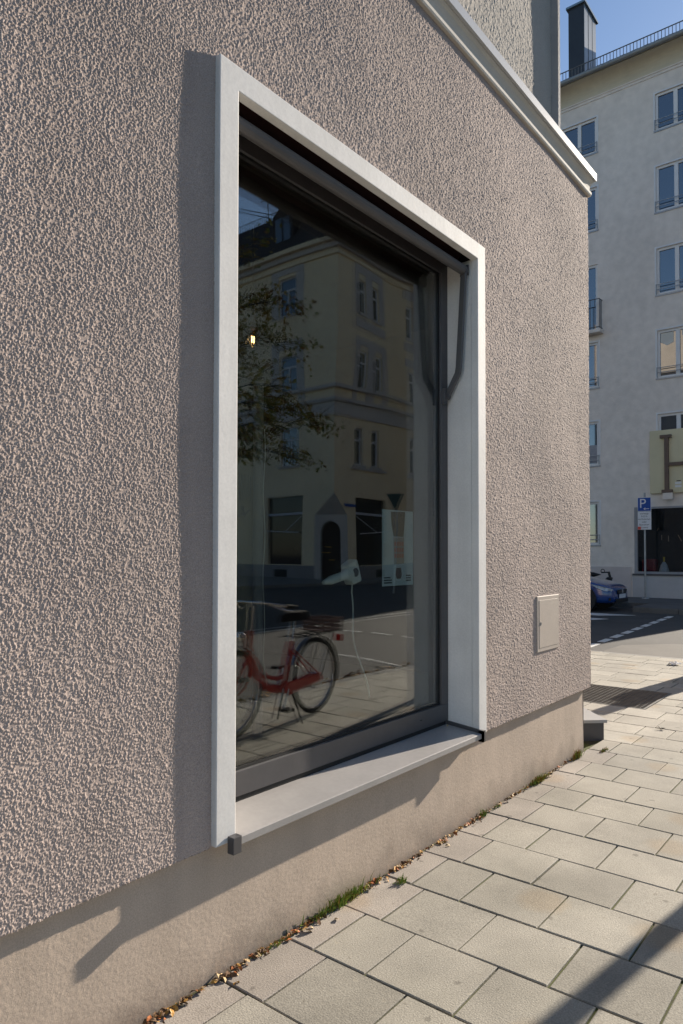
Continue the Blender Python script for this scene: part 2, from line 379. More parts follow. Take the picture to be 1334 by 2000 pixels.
side.quad((-6, YW, .447), (XC, YW, .447), (XC, YP + .01, .447), (-6, YP + .01, .447)); side.quad((XC - .085, YP, .447), (XC, YP, .447), (XC, 14, .447), (XC - .085, 14, .447))
side.build('side_wall', M_rough, bld)
# plinth: front and return
roughcast('plinth', graded(.6, 5.05, .0036, .0085), graded(-.02, .449, .0038, .0038), None, YP + .001, .0005, .0028, M_plinth, bld, seed=5, density=.8)
pl = MB(); pl.quad((-6, YP, -.2), (.6, YP, -.2), (.6, YP, .449), (-6, YP, .449)); pl.quad((5.05, YP, -.2), (5.05, 14, -.2), (5.05, 14, .449), (5.05, YP, .449))
pl.build('plinth_return', M_plinth, bld)

# cornice swept round the corner
def sweep(prof, mb, x0=-6, y1=14):
    A = [(x0, YW - d, z) for d, z in prof]; B = [(XC + d, YW - d, z) for d, z in prof]; Cc = [(XC + d, y1, z) for d, z in prof]; n = len(prof)
    mb.add(A + B + Cc, [(i, n + i, n + i + 1, i + 1) for i in range(n - 1)] + [(n + i, 2 * n + i, 2 * n + i + 1, n + i + 1) for i in range(n - 1)])
    return mb
M_corn = pmat('cream_cornice_render', (.62, .58, .51), .75, .06, 4, bump=.3, bscale=70, fine=.05, fscale=150)
cn = sweep([(-.01, 4.052), (.018, 4.055), (.022, 4.066), (.022, 4.084), (.012, 4.090), (.010, 4.102), (.013, 4.125), (.022, 4.148), (.034, 4.162), (.036, 4.178), (-.01, 4.182)], MB()).build('cornice', M_corn, bld)
M_zinc = pmat('pale_metal_flashing', (.52, .52, .515), .4, .05, 3, metal=.25, spec=.5)
sweep([(.0, 4.172), (.043, 4.168), (.050, 4.174), (.051, 4.226), (.047, 4.232), (-.24, 4.275)], MB()).build('flashing', M_zinc, cn)

# upper storeys, set back behind the cornice
M_upper = pmat('coarse_upper_plaster', (.46, .42, .37), .9, .12, 1.5, bump=.5, bscale=130, bdist=.003, fine=.12, fscale=120, detail=6)
uw = MB(); uw.quad((-6, 1.955, 4.2), (4.90, 1.955, 4.2), (4.90, 1.955, 15), (-6, 1.955, 15)); uw.quad((4.90, 1.955, 4.2), (4.90, 14, 4.2), (4.90, 14, 15), (4.90, 1.955, 15)); uw.quad((-6, 1.955, 15), (4.9, 1.955, 15), (4.9, 14, 15), (-6, 14, 15))
uw.quad((-6, 14, -.2), (XC, 14, -.2), (XC, 14, 15), (-6, 14, 15)); uw.quad((-6, 1.7, -.2), (-6, 14, -.2), (-6, 14, 15), (-6, 1.7, 15))
uw.build('upper_wall', M_upper, bld)
roughcast('upper_wall_face', graded(3.2, 4.885, .0055, .0060), graded(4.22, 6.0, .006, .008), None, 1.953, .0024, .0055, M_upper, bld, seed=9, density=.5)
MB().box((4.882, 1.898, 4.2), (4.919, 1.98, 15)).build('corner_trim', pmat('corner_render', (.34, .33, .33), .8, .08, 6, bump=.8, bscale=60, bdist=.004), bld)

# window surround: one U-shaped band, with the reveal boards behind it
su = MB().prism([(1.540, YF, .4525), (1.626, YF, .4525), (1.626, YF, 2.9952), (3.357, YF, 2.9952), (3.357, YF, .4525), (3.444, YF, .4525), (3.444, YF, 3.0816), (1.540, YF, 3.0816)], (0, .041, 0)).build('window_surround', M_white, bld, bevel=.003)
for (a, b) in ((1.545, 1.6268), (3.3562, 3.440)):
    j = MB().box((a, 1.7945, .4525), (b, 1.963, 2.9965)).build('reveal_board', M_white, su)
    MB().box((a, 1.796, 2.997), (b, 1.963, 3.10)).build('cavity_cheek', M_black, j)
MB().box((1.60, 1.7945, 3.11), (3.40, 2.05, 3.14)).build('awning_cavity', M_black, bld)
# sill
sl_ = MB()
prof = [(1.950, .486), (1.737, .4665), (1.733, .4645), (1.733, .441), (1.738, .441), (1.738, .458), (1.950, .478)]
sl_.prism([(1.6265, y, z) for y, z in prof], (3.3565 - 1.6265, 0, 0))
sill = sl_.build('window_sill', M_sill, bld)
MB().box((1.588, 1.722, .420), (1.6262, 1.7515, .476)).build('end_cap', M_anth, sill, bevel=.002)
ec = MB(); ec.prism([(3.3462, 1.722, .424), (3.3462, 1.7525, .424), (3.3462, 1.7525, .462), (3.3462, 1.945, .484), (3.3462, 1.945, .506), (3.3462, 1.722, .483)], (.0105, 0, 0)); ec.box((3.3462, 1.722, .424), (3.372, 1.7515, .482))
ec.build('end_cap', M_anth, sill)
# window frame and double glazing
wf = MB(); yA, yB = 1.938, 2.02
x0, x1, z0, z1 = 1.627, 3.3565, .507, 3.108
sw = .069
wf.box((x0, yA, z0), (x1, yB, .600)); wf.box((x0, yA, 2.944), (x1, yB, z1)); wf.box((x0, yA, .6003), (x0 + sw, yB, 2.9437)); wf.box((x1 - sw, yA, .6003), (x1, yB, 2.9437))
frame = wf.build('window_frame', M_anth, bld, bevel=.002)
gk = MB(); gx0, gx1, gz0, gz1 = x0 + sw, x1 - sw, .600, 2.944
for yy in (1.951, 1.985):
    gk.box((gx0, yy, gz0), (gx1, yy + .004, gz0 + .009)); gk.box((gx0, yy, gz1 - .009), (gx1, yy + .004, gz1)); gk.box((gx0, yy, gz0 + .009), (gx0 + .008, yy + .004, gz1 - .009)); gk.box((gx1 - .008, yy, gz0 + .009), (gx1, yy + .004, gz1 - .009))
gk.build('gasket', M_black, frame)
M_glassi = glass_mat('coated_inner_glass', (.80, .83, .80), .080)
for yy, gm in ((1.9555, M_glassp), (1.9800, M_glassi)): MB().box((gx0, yy, gz0), (gx1, yy + .004, gz1)).build('glass_pane', gm, frame)
MB().box((3.07, 1.9365, .554), (3.088, 1.939, .558)).build('drain_slot', M_black, frame)
MB().box((1.66, 1.945, .484), (3.34, 1.99, .508)).build('sill_seal', M_black, frame)
# meter cupboard door set in the wall
M_cream = pmat('cream_enamel', (.46, .395, .34), .55, .04, 4, fine=.03, fscale=80)
ap = MB().box((4.157, 1.7685, .797), (4.509, 1.80, 1.147)).build('access_panel', M_cream, bld, bevel=.004)
apd = MB().box((4.185, 1.7665, .823), (4.487, 1.7685, 1.121)).build('panel_door', M_cream, ap, bevel=.0025)
kh = MB(); kh.tube([(4.205, 1.7645, .975), (4.205, 1.7685, .975)], .011, 14); kh.build('lock', M_steel, ap)
MB().box((4.203, 1.7636, .968), (4.207, 1.7644, .982)).build('keyhole', M_black, ap)
# interior room
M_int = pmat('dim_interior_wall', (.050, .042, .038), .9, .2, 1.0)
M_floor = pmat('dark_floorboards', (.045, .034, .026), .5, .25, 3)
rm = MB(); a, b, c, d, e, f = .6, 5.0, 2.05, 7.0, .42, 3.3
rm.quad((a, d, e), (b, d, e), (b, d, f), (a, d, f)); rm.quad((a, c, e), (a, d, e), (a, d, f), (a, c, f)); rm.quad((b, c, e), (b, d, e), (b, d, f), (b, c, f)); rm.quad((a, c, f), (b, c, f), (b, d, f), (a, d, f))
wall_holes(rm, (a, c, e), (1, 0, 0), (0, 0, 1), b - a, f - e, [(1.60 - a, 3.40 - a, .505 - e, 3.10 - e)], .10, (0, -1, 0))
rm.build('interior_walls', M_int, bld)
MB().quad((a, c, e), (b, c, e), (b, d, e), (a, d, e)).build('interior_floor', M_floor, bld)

# ------------------------------------------------------------------ awning in the window head
aw = thing('drop_arm_awning', 'rolled-up grey drop-arm awning under the white window lintel', 'awning', (2.49, 1.86, 2.27))
M_awn = pmat('grey_powder_coat', (.105, .10, .10), .42, .06, 8)
M_fab = pmat('maroon_awning_fabric', (.035, .010, .010), .9, .15, 20)
fb = MB(); pr = []
for k in range(14):
    t = 2 * math.pi * k / 14; pr.append((1.822 + .0235 * math.cos(t) * (1.15 if math.cos(t) > 0 else 1), 2.9385 + .0265 * math.sin(t)))
fb.prism([(1.6425, y, z) for y, z in pr], (3.334 - 1.6425, 0, 0)); bar = fb.build('front_bar', M_awn, aw, smooth=False, bevel=.003)
cb = MB(); cb.box((3.3345, 1.798, 2.911), (3.343, 1.848, 2.966)); cb.build('bar_end_cap', M_anth, bar)
cb = MB(); cb.box((1.634, 1.798, 2.911), (1.642, 1.848, 2.966)); cb.build('bar_end_cap', M_anth, bar)
MB().tube([(1.65, 1.885, 3.045), (3.33, 1.885, 3.045)], .048, 18).build('fabric_roll', M_fab, aw, smooth=True)
fl = MB(); fl.prism([(1.66, 1.848, 2.945), (1.66, 1.850, 2.944), (1.66, 1.934, 3.035), (1.66, 1.932, 3.036)], (1.66, 0, 0)); fl.build('fabric_sheet', M_fab, aw)
for xa in (3.332, 1.651):
    ar = MB(); w = .0085
    P = [(1.818, 2.930), (1.850, 2.418), (1.856, 2.385), (1.922, 2.268)]
    hw = .0165
    for i in range(3):
        p, q = Vector((xa, *P[i])), Vector((xa, *P[i + 1])); t = (q - p).normalized(); n = Vector((0, -t.z, t.y)) * hw
        e0 = t * (.004 if i else 0)
        ar.prism([p - n - e0, q - n + t * .004, q + n + t * .004, p + n - e0], (-2 * w if xa > 3 else 2 * w, 0, 0))
    arm = ar.build('arm', M_awn, aw, bevel=.004)
    hb = MB(); s_ = -1 if xa > 3 else 1
    hb.tube([(xa + .002 * -s_, 1.922, 2.268), (xa + s_ * .022, 1.922, 2.268)], .019, 14); hb.build('pivot', M_anth, arm)
    bk = MB(); bk.box((xa + s_ * .019, 1.918, 2.225), (xa + s_ * .038, 1.9375, 2.31)); bk.build('pivot_bracket', M_anth, arm)
    jt = MB(); jt.tube([(xa - s_ * .001, 1.818, 2.931), (xa + s_ * .019, 1.818, 2.931)], .021, 14); jt.build('knuckle', M_anth, arm)

# ------------------------------------------------------------------ things inside the shop window
def text_mesh(body, size, name, mat, parent, mtx, align='CENTER', extrude=.0005):
    cu_ = bpy.data.curves.new(name, 'FONT'); cu_.body = body; cu_.size = size; cu_.align_x = align; cu_.align_y = 'CENTER'; cu_.extrude = extrude
    t = bpy.data.objects.new('tmp', cu_); col.objects.link(t)
    dg = bpy.context.evaluated_depsgraph_get(); me = bpy.data.meshes.new_from_object(t.evaluated_get(dg)); bpy.data.objects.remove(t)
    me.materials.clear(); me.materials.append(mat); me.transform(mtx)
    o = bpy.data.objects.new(name, me); col.objects.link(o); attach(o, parent); return o

YI = 2.05
po = thing('poster', 'pale blue portrait poster with red lettering hanging inside the window', 'poster', (3.03, YI, 1.25))
M_pos = pmat('poster_paper_blue', (.62, .72, .80), .6, .06, 8)
M_ink = pmat('poster_ink_black', (.02, .022, .03), .7, .1); M_red = pmat('poster_ink_red', (.62, .09, .06), .7, .12, 60); M_brn = pmat('poster_ink_umber', (.13, .075, .06), .7, .3, 60); M_pk = pmat('poster_ink_greige', (.36, .33, .33), .7, .2, 60)
MB().box((2.893, YI, 1.246), (3.178, YI + .0015, 1.637)).build('sheet', M_pos, po)
yf = YI - .0012
def flat(pts, nm, mat, par, dy=0.): MB().prism([(x, yf - dy, z) for x, z in pts], (0, .001, 0)).build(nm, mat, par)
flat([(2.968, 1.628), (3.10, 1.632), (3.092, 1.55), (3.085, 1.50), (2.995, 1.50), (2.975, 1.56)], 'hair_print', M_ink, po)
for i in range(6): flat([(2.985 + i * .017, 1.61), (2.990 + i * .017, 1.612), (2.999 + i * .0135, 1.515), (2.996 + i * .0135, 1.515)], 'hair_print', M_brn, po, .0006)
flat([(2.992, 1.497), (3.09, 1.497), (3.092, 1.36), (2.998, 1.355)], 'face_print', M_pk, po)
tm = lambda x, y, z: Matrix.Translation((x, y, z)) @ Matrix.Rotation(R(90), 4, 'X')
for i, w_ in enumerate((.020, .021, .020)):
    for k in range(4): flat([(3.0 + k * .0225, 1.472 - i * .031), (3.0 + k * .0225 + .015, 1.474 - i * .031), (3.0 + k * .0225 + .014, 1.472 - i * .031 - w_), (3.001 + k * .0225, 1.471 - i * .031 - w_)], 'red_letter', M_red, po, .0006)
flat([(3.018, 1.338), (3.062, 1.338), (3.068, 1.30), (3.058, 1.281), (3.024, 1.281), (3.012, 1.30)], 'foot_print', M_brn, po)
for i in range(3): flat([(2.908, 1.292 - i * .013), (2.965 + .012 * (i > 0), 1.292 - i * .013), (2.965 + .012 * (i > 0), 1.285 - i * .013), (2.908, 1.285 - i * .013)], 'text_line', M_ink, po)
for i in range(3): flat([(3.110, 1.300 - i * .013), (3.155, 1.300 - i * .013), (3.155, 1.293 - i * .013), (3.110, 1.293 - i * .013)], 'text_line', M_ink, po)
for i in range(7): flat([(2.905, 1.46 - i * .010), (2.94, 1.46 - i * .010), (2.94, 1.458 - i * .010), (2.905, 1.458 - i * .010)], 'text_line', M_pk, po)

hd = thing('hair_dryer', 'white hair dryer dangling behind the glass with its cord hanging down', 'hair dryer', (2.66, YI, 1.3))
M_hd = pmat('white_plastic', (.82, .85, .85), .4, .03)
hm = MB(); cx, cz = 2.668, 1.318; ang = R(20); ux, uz = math.cos(ang), math.sin(ang)
def hp(u, v): return (cx + u * ux - v * uz, YI, cz + u * uz + v * ux)
hm.prism([hp(-.030, -.052), hp(.045, -.058), hp(.045, .058), hp(-.030, .052)], (0, .06, 0)); body = hm.build('body', M_hd, hd, bevel=.012, seg=3)
noz = MB(); noz.tube([(2.648, YI + .03, 1.312), (2.618, YI + .03, 1.306), (2.520, YI + .03, 1.287), (2.468, YI + .03, 1.277)], [.042, .0215, .021, .009], 14); noz.build('nozzle', M_hd, body, smooth=True)
ho = MB(); c0 = Vector(hp(.005, .002)); ho.tube([c0 - Vector((0, .002, 0)), c0 + Vector((0, .004, 0))], .022, 20); ho.build('air_inlet', M_anth, body)
cd = MB(); pts = [Vector(hp(.0, -.048)) + Vector((0, .03, 0))]
for k in range(1, 15):
    t = k / 14; pts.append(Vector((2.669 + .13 * t + .014 * math.sin(t * 9), YI + .03 + .02 * math.sin(t * 4), 1.262 - .56 * t)))
cd.tube(pts, .0038, 7); cd.build('cord', M_hd, hd, smooth=True)

lp = thing('pendant_bulb', 'small lit filament bulb hanging inside the shop', 'lamp', (2.806, 2.9, 2.6))
M_fil = pmat('glowing_filament', (1, .55, .2), .5, 0, emit=(1., .55, .20), estr=9.)
bb = MB(); bb.lathe([(.004, -.062), (.022, -.055), (.032, -.03), (.03, 0), (.018, .03), (.013, .05)], (2.806, 2.9, 2.65), 18); bb.build('glass_bulb', glass_mat('bulb_glass', (.97, .9, .78)), lp, smooth=True)
fi = MB()
for s_ in (-.008, .008): fi.tube([(2.806 + s_, 2.9, 2.625), (2.806 + s_, 2.9, 2.662)], .0032, 8)
fi.build('filament', M_fil, lp)
sk = MB(); sk.tube([(2.806, 2.9, 2.70), (2.806, 2.9, 2.78)], .018, 14); sk.build('socket', pmat('copper', (.35, .13, .06), .35, .1, metal=1.), lp)
sk = MB(); sk.tube([(2.806, 2.9, 2.78), (2.806, 2.9, 3.3)], .003, 6); sk.build('flex', M_black, lp)

pt_ = thing('shop_partition', 'dark olive display partition with a grey pole behind the left of the glass', 'partition', (2.6, 2.8, .42))
MB().box((2.2, 2.78, 2.36), (2.83, 2.83, 2.44)).build('top_rail', pmat('charcoal_paint', (.10, .095, .10), .6, .1), pt_)
MB().box((2.2, 2.79, 1.93), (2.80, 2.82, 2.36)).build('upper_panel', pmat('dark_panel', (.035, .033, .036), .7, .1), pt_)
MB().box((2.2, 2.79, .43), (2.78, 2.82, 1.93)).build('lower_panel', pmat('olive_panel', (.17, .135, .065), .8, .25, 5), pt_)
MB().tube([(2.715, 2.76, .43), (2.715, 2.76, 2.36)], .028, 14).build('pole', pmat('grey_pole', (.20, .195, .19), .5, .1), pt_)
sc_ = MB()
for k in range(6): sc_.tube([(2.60 + k * .017, 2.787, 1.84), (2.605 + k * .015, 2.787, 1.70)], .0022, 5)
for k in range(5): sc_.tube([(2.58 + random.uniform(0, .1), 2.787, 1.62 + random.uniform(-.05, .05)), (2.58 + random.uniform(0, .1), 2.787, 1.62 + random.uniform(-.05, .05))], .003, 5)
sc_.build('sketch_lines', M_ink, pt_)
hc = thing('hanging_cable', 'thin pale cable hanging behind the glass beside the grey pole', 'cable', (2.36, 2.35, 1.0))
pts = [(2.352 + .006 * math.sin(k * .7) + (.06 * ((k - 22) / 8.) ** 2 if k > 22 else 0), 2.35, 2.0 - k * .045) for k in range(28)]
MB().tube(pts, .0022, 6).build('flex', pmat('pale_flex', (.45, .44, .40), .6, .05), hc, smooth=True)

# ================================================================== SMALL THINGS ON THE PAVEMENT
# corner entrance step
st = thing('entrance_step', 'dark grey metal-clad entrance step at the far foot of the corner building', 'step', (5.43, 1.784, 0))
e1 = Vector((-.68, .73, 0)).normalized(); e2 = Vector((.73, .68, 0)).normalized(); p0 = Vector((5.432, 1.786, -.01))
MB().prism([p0, p0 + e2 * .95, p0 + e2 * .95 + e1 * .62, p0 + e1 * .62], (0, 0, .138)).build('riser', M_anth, st)
p1 = p0 + Vector((0, 0, .1382)) - e2 * .012 - e1 * .022
MB().prism([p1, p1 + e2 * 1.0, p1 + e2 * 1.0 + e1 * .62, p1 + e1 * .62], (0, 0, .024)).build('tread', pmat('pale_step_sheet', (.36, .355, .345), .5, .06, 5), st, bevel=.002)
# light-well grate
gr = thing('light_well_grate', 'rusty mesh grate set flush in the pavement past the building corner', 'grate', (7.25, 2.25, 0))
M_gr = pmat('dark_galvanised', (.15, .145, .135), .55, .2, 10, metal=.4)
f_ = MB(); a, b, c, d = GR
f_.box((a, c, -.03), (b, c + .02, .001)); f_.box((a, d - .02, -.03), (b, d, .001)); f_.box((a, c + .02, -.03), (a + .02, d - .02, .001)); f_.box((b - .02, c + .02, -.03), (b, d - .02, .001)); f_.build('frame', M_gr, gr)
bm_ = MB()
k = a + .045
while k < b - .02: bm_.box((k, c + .021, -.008), (k + .0045, d - .021, -.001)); k += .045
k = c + .055
while k < d - .02: bm_.box((a + .021, k, -.008), (b - .021, k + .0045, -.002)); k += .045
stuff(bm_.build('grating_bars', M_gr, gr))
MB().quad((a, c, -.0085), (b, c, -.0085), (b, d, -.0085), (a, d, -.0085)).build('well_floor', pmat('well_dirt', (.30, .28, .25), .9, .4, 6, c2=(.36, .34, .30)), gr)

# weeds in the wall joint
M_grass = [pmat('weed_green', (.17, .26, .04), .6, .25, 60, spec=.3), pmat('weed_yellow', (.30, .30, .05), .6, .25, 60, spec=.3), pmat('weed_rust', (.26, .11, .02), .7, .25, 60, spec=.3)]
def weed(x, y, n, h, spread, label, rust=.1, seed=0, long_=.12):
    r = random.Random(seed); t = thing('weed_tuft', label, 'weed', (x, y, 0), 'weeds growing along the foot of the wall'); m = MB()
    for i in range(n * 2):
        bx = x + r.gauss(0, spread); by = y + r.gauss(0, .008) - abs(r.gauss(0, .006)); a_ = r.uniform(0, 6.28); hh = h * r.uniform(.35, 1.); ln = Vector((math.cos(a_), -abs(math.sin(a_)) * .9, 0)) * hh * r.uniform(.15, .8)
        w_ = r.uniform(.0009, .0019); sd = Vector((-math.sin(a_), math.cos(a_), 0)) * w_
        b0 = Vector((bx, by, -.006)); mid = b0 + ln * .4 + Vector((0, 0, hh * .65)); tip = b0 + ln + Vector((0, 0, hh))
        q = r.random(); mi = 2 if q < rust else (1 if q < rust + .25 else 0)
        m.add([b0 - sd, b0 + sd, mid + sd, mid - sd, tip], [(0, 1, 2, 3), (3, 2, 4)], mi)
        if r.random() < .5:     # broad little leaf
            lw = r.uniform(.004, .009); d2 = Vector((r.uniform(-1, 1), r.uniform(-1, .2), r.uniform(0, .8))).normalized() * lw * 2.2; c0 = b0 + Vector((r.gauss(0, spread * .5), 0, hh * r.uniform(.15, .5))); s2 = d2.cross(Vector((0, 0, 1))).normalized() * lw * .6
            m.add([c0, c0 + d2 * .5 + s2, c0 + d2, c0 + d2 * .5 - s2], [(0, 1, 2, 3)], mi)
    stuff(m.build('blades', M_grass, t)); return t
weed(2.25, 1.785, 150, .065, .075, 'largest green grass tuft at the wall foot, below the window sill', .05, 1)
weed(2.10, 1.785, 40, .035, .05, 'low green weed just nearer than the largest grass tuft', .1, 2)
weed(4.16, 1.780, 90, .06, .055, 'yellow-green weed at the wall foot below the cream meter door', .30, 3)
weed(4.83, 1.780, 90, .075, .035, 'rusty green weed at the wall foot near the building corner', .35, 4)
weed(5.12, 1.69, 26, .035, .030, 'tiny yellow weed in a slab joint in front of the dark step', .5, 5)
weed(2.535, 1.70, 30, .04, .014, 'small spiky grass sprig in a slab joint away from the wall', .05, 6)
weed(3.44, 1.785, 30, .045, .03, 'thin grass wisp at the wall foot beyond the right end of the sill', .1, 7)
weed(3.60, 1.785, 14, .030, .02, 'very small green sprout at the wall foot short of the yellow-green weed', .1, 8)
weed(1.86, 1.785, 26, .03, .05, 'sparse grass blades at the wall foot near the bottom of the picture', .15, 9)

# fallen leaves and crumbs swept against the wall
M_leaf = [pmat('dead_leaf_ochre', (.42, .22, .045), .7, .35, 90), pmat('dead_leaf_tan', (.50, .36, .19), .7, .3, 90), pmat('dead_leaf_brown', (.13, .07, .032), .8, .3, 90), pmat('dead_leaf_rust', (.36, .11, .025), .7, .3, 90)]
def litter(name, n, fx, seed, parent=None, smin=.006, smax=.016, zb=0., tilt=.9):
    r = random.Random(seed); m = MB()
    for i in range(n):
        x, y = fx(r); s_ = r.uniform(smin, smax); a_ = r.uniform(0, 6.28)
        u = Vector((math.cos(a_), math.sin(a_), r.uniform(-tilt, tilt) * .6)).normalized(); v = u.cross(Vector((r.uniform(-tilt, tilt), r.uniform(-tilt, tilt), 1))).normalized()
        c0 = Vector((x, y, zb + s_ * .35 + r.random() * .004)); nn = u.cross(v) * s_ * r.uniform(.1, .5)
        m.add([c0 - u * s_ + nn, c0 - u * s_ * .3 + v * s_ * .5, c0 + u * s_ * .5 + v * s_ * .45, c0 + u * s_ * 1.1 + nn, c0 + u * s_ * .4 - v * s_ * .5, c0 - u * s_ * .4 - v * s_ * .45, c0], [(6, 0, 1), (6, 1, 2), (6, 2, 3), (6, 3, 4), (6, 4, 5), (6, 5, 0)], r.choices((0, 1, 2, 3), (3, 3, 4, 2))[0])
    o = m.build(name, M_leaf); return o
def wallside(r):
    if r.random() < .45: x = r.choice((1.12, 1.31, 1.38, 1.62, 1.75, 2.02, 2.43, 2.62, 2.71, 3.02, 3.35, 3.78, 4.3)) + r.gauss(0, .05); w = .016
    else: x = 1.0 + 3.9 * r.random() ** 1.15; w = .008
    return x, 1.790 - abs(r.gauss(0, w))
o = stuff(litter('leaf_litter', 620, wallside, 4)); tag(o, 'thin line of dry ochre leaves lying along the foot of the wall', 'leaves')
o = stuff(litter('fallen_leaves', 1800, lambda r: (1.5 + 9 * r.random(), -1.0 - abs(r.gauss(0, .16))), 5, smin=.018, smax=.045, zb=Z_ROAD)); tag(o, 'ochre fallen leaves heaped in the gutter, seen mirrored under the bicycle', 'leaves')
dl = [((1.985, 1.745), 1.5, 'curled tan leaf lying on the slab beside the largest tuft'), ((2.12, 1.715), 1.0, 'ochre leaf lying flat on a slab below the sill'), ((1.60, 1.72), 1.2, 'pale dry leaf standing on edge on the nearest slab')]
for i, ((x, y), s_, lab) in enumerate(dl):
    tag(litter('dry_leaf', 1, lambda r: (x, y), 40 + i, smin=.013 * s_, smax=.014 * s_), lab, 'leaf', 'single leaves on the slabs')
tag(litter('dry_leaf', 1, lambda r: (3.31, 1.915), 51, smin=.009, smax=.010, zb=.486), 'small orange leaf in the back corner of the window sill', 'leaf', 'single leaves on the slabs')
# crumpled tissue and dark twig
tp = MB(); r = random.Random(3)
vsn = []
for i in range(7):
    for j in range(7): vsn.append((9.60 + i * .022 + r.gauss(0, .006), 2.22 + j * .022 + r.gauss(0, .006), .006 + abs(r.gauss(0, .018))))
tp.add(vsn, [(i * 7 + j, (i + 1) * 7 + j, (i + 1) * 7 + j + 1, i * 7 + j + 1) for i in range(6) for j in range(6)])
tag(tp.build('paper_tissue', pmat('white_paper', (.78, .77, .76), .9, .03)), 'crumpled white paper tissue lying on the slabs near the road', 'tissue')
tw = MB()
for i in range(7):
    a_ = i * .9; tw.tube([(6.03 + .02 * i * .2, 1.53, .006), (6.03 + .035 * math.cos(a_), 1.53 + .035 * math.sin(a_), .012 + .006 * (i % 2))], [.004, .0015], 5)
tag(tw.build('dark_twig', pmat('dark_bark_bit', (.03, .024, .018), .9, .2)), 'small dark twig lying on a slab beyond the step', 'twig')

# lamp post and ticket machine out of frame to the right: their shadows fall across the slabs
lpst = thing('street_lamp', 'street lamp post whose broad shadow crosses the nearest slabs', 'street lamp', (6.6, .106, 0))
m = MB(); m.tube([(6.6, .106, 0), (6.6, .106, 1.0), (6.6, .106, 7.5)], [.056, .050, .047], 18); m.build('post', M_steel, lpst, smooth=True)
m = MB(); m.tube([(6.6, .106, 7.4), (6.6, -.5, 7.75), (6.6, -1.5, 7.9)], [.04, .035, .03], 10); m.build('arm', M_steel, lpst, smooth=True)
m = MB(); m.box((6.48, -2.1, 7.84), (6.72, -1.45, 7.94)); m.build('lamp_head', M_anth, lpst, bevel=.03)
m = MB(); m.lathe([(.09, 0), (.09, .03), (.064, .08), (.060, .30)], (6.6, .106, 0), 18); m.build('base_sleeve', M_steel, lpst)
tmch = thing('ticket_machine', 'parking ticket machine casting the stepped shadow beside the grate', 'ticket machine', (9.65, 1.67, 0))
MB().box((9.5, 1.50, 0), (9.8, 1.84, 1.02)).build('body', M_anth, tmch, bevel=.015)
MB().box((9.56, 1.525, 1.0205), (9.74, 1.675, 1.32)).build('head', M_anth, tmch, bevel=.01)
MB().box((9.492, 1.58, .70), (9.499, 1.76, .90)).build('display', M_black, tmch)

# ================================================================== FAR BUILDING ACROSS THE SIDE STREET
FX = 23.17
fb_ = thing('apartment_building', 'tall grey rendered apartment block with white windows across the side street', 'building', (FX, 7, 0))
M_far = pmat('grey_facade_render', (.68, .62, .56), .9, .06, .5, fine=.08, fscale=4.5, bump=.5, bscale=9, bdist=.02, detail=7)
M_farp = pmat('facade_base_render', (.54, .48, .45), .9, .08, .7, fine=.06, fscale=4)
M_fwhite = pmat('white_window_paint', (.66, .66, .66), .5, .04)
M_pane = pmat('dark_window_glass', (.012, .016, .024), .03, .2, 2, spec=.5, ior=2.6)
M_cove = pmat('cream_cove_render', (.52, .47, .36), .85, .07, .8, fine=.05, fscale=5)
rows = [(14.75, 15.93), (12.15, 13.60), (9.53, 11.0), (6.91, 8.41), (4.33, 5.78), (1.72, 3.13)]
YA, YB = 2.15, 20.0
holes = []; wins = []
for k, (b0, t0) in enumerate(rows):
    if k == 2: wins.append((7.58 + .14, 8.90, 8.76, t0, 'door')); 
    else: wins.append((7.715, 8.89, b0, t0, 'win'))
    if k < 5: wins.append((4.71, 5.885, b0, t0, 'win'))
shop = (2.6, 6.62, .80, 2.90)
for (y0, y1, b0, t0, kd) in wins: holes.append((y0 - YA, y1 - YA, b0 - .05, t0 - .05))
holes.append((shop[0] - YA, shop[1] - YA, shop[2] - .05, shop[3] - .05))
m = MB(); wall_holes(m, (FX, YA, .05), (0, 1, 0), (0, 0, 1), YB - YA, 16.7, holes, .14, (1, 0, 0))
m.quad((FX, YA, .05), (FX + 11, YA, .05), (FX + 11, YA, 16.75), (FX, YA, 16.75)); m.quad((FX + 11, YA, .05), (FX + 11, YB, .05), (FX + 11, YB, 16.75), (FX + 11, YA, 16.75)); m.quad((FX, YB, .05), (FX + 11, YB, .05), (FX + 11, YB, 16.75), (FX, YB, 16.75))
m.build('facade', M_far, fb_)
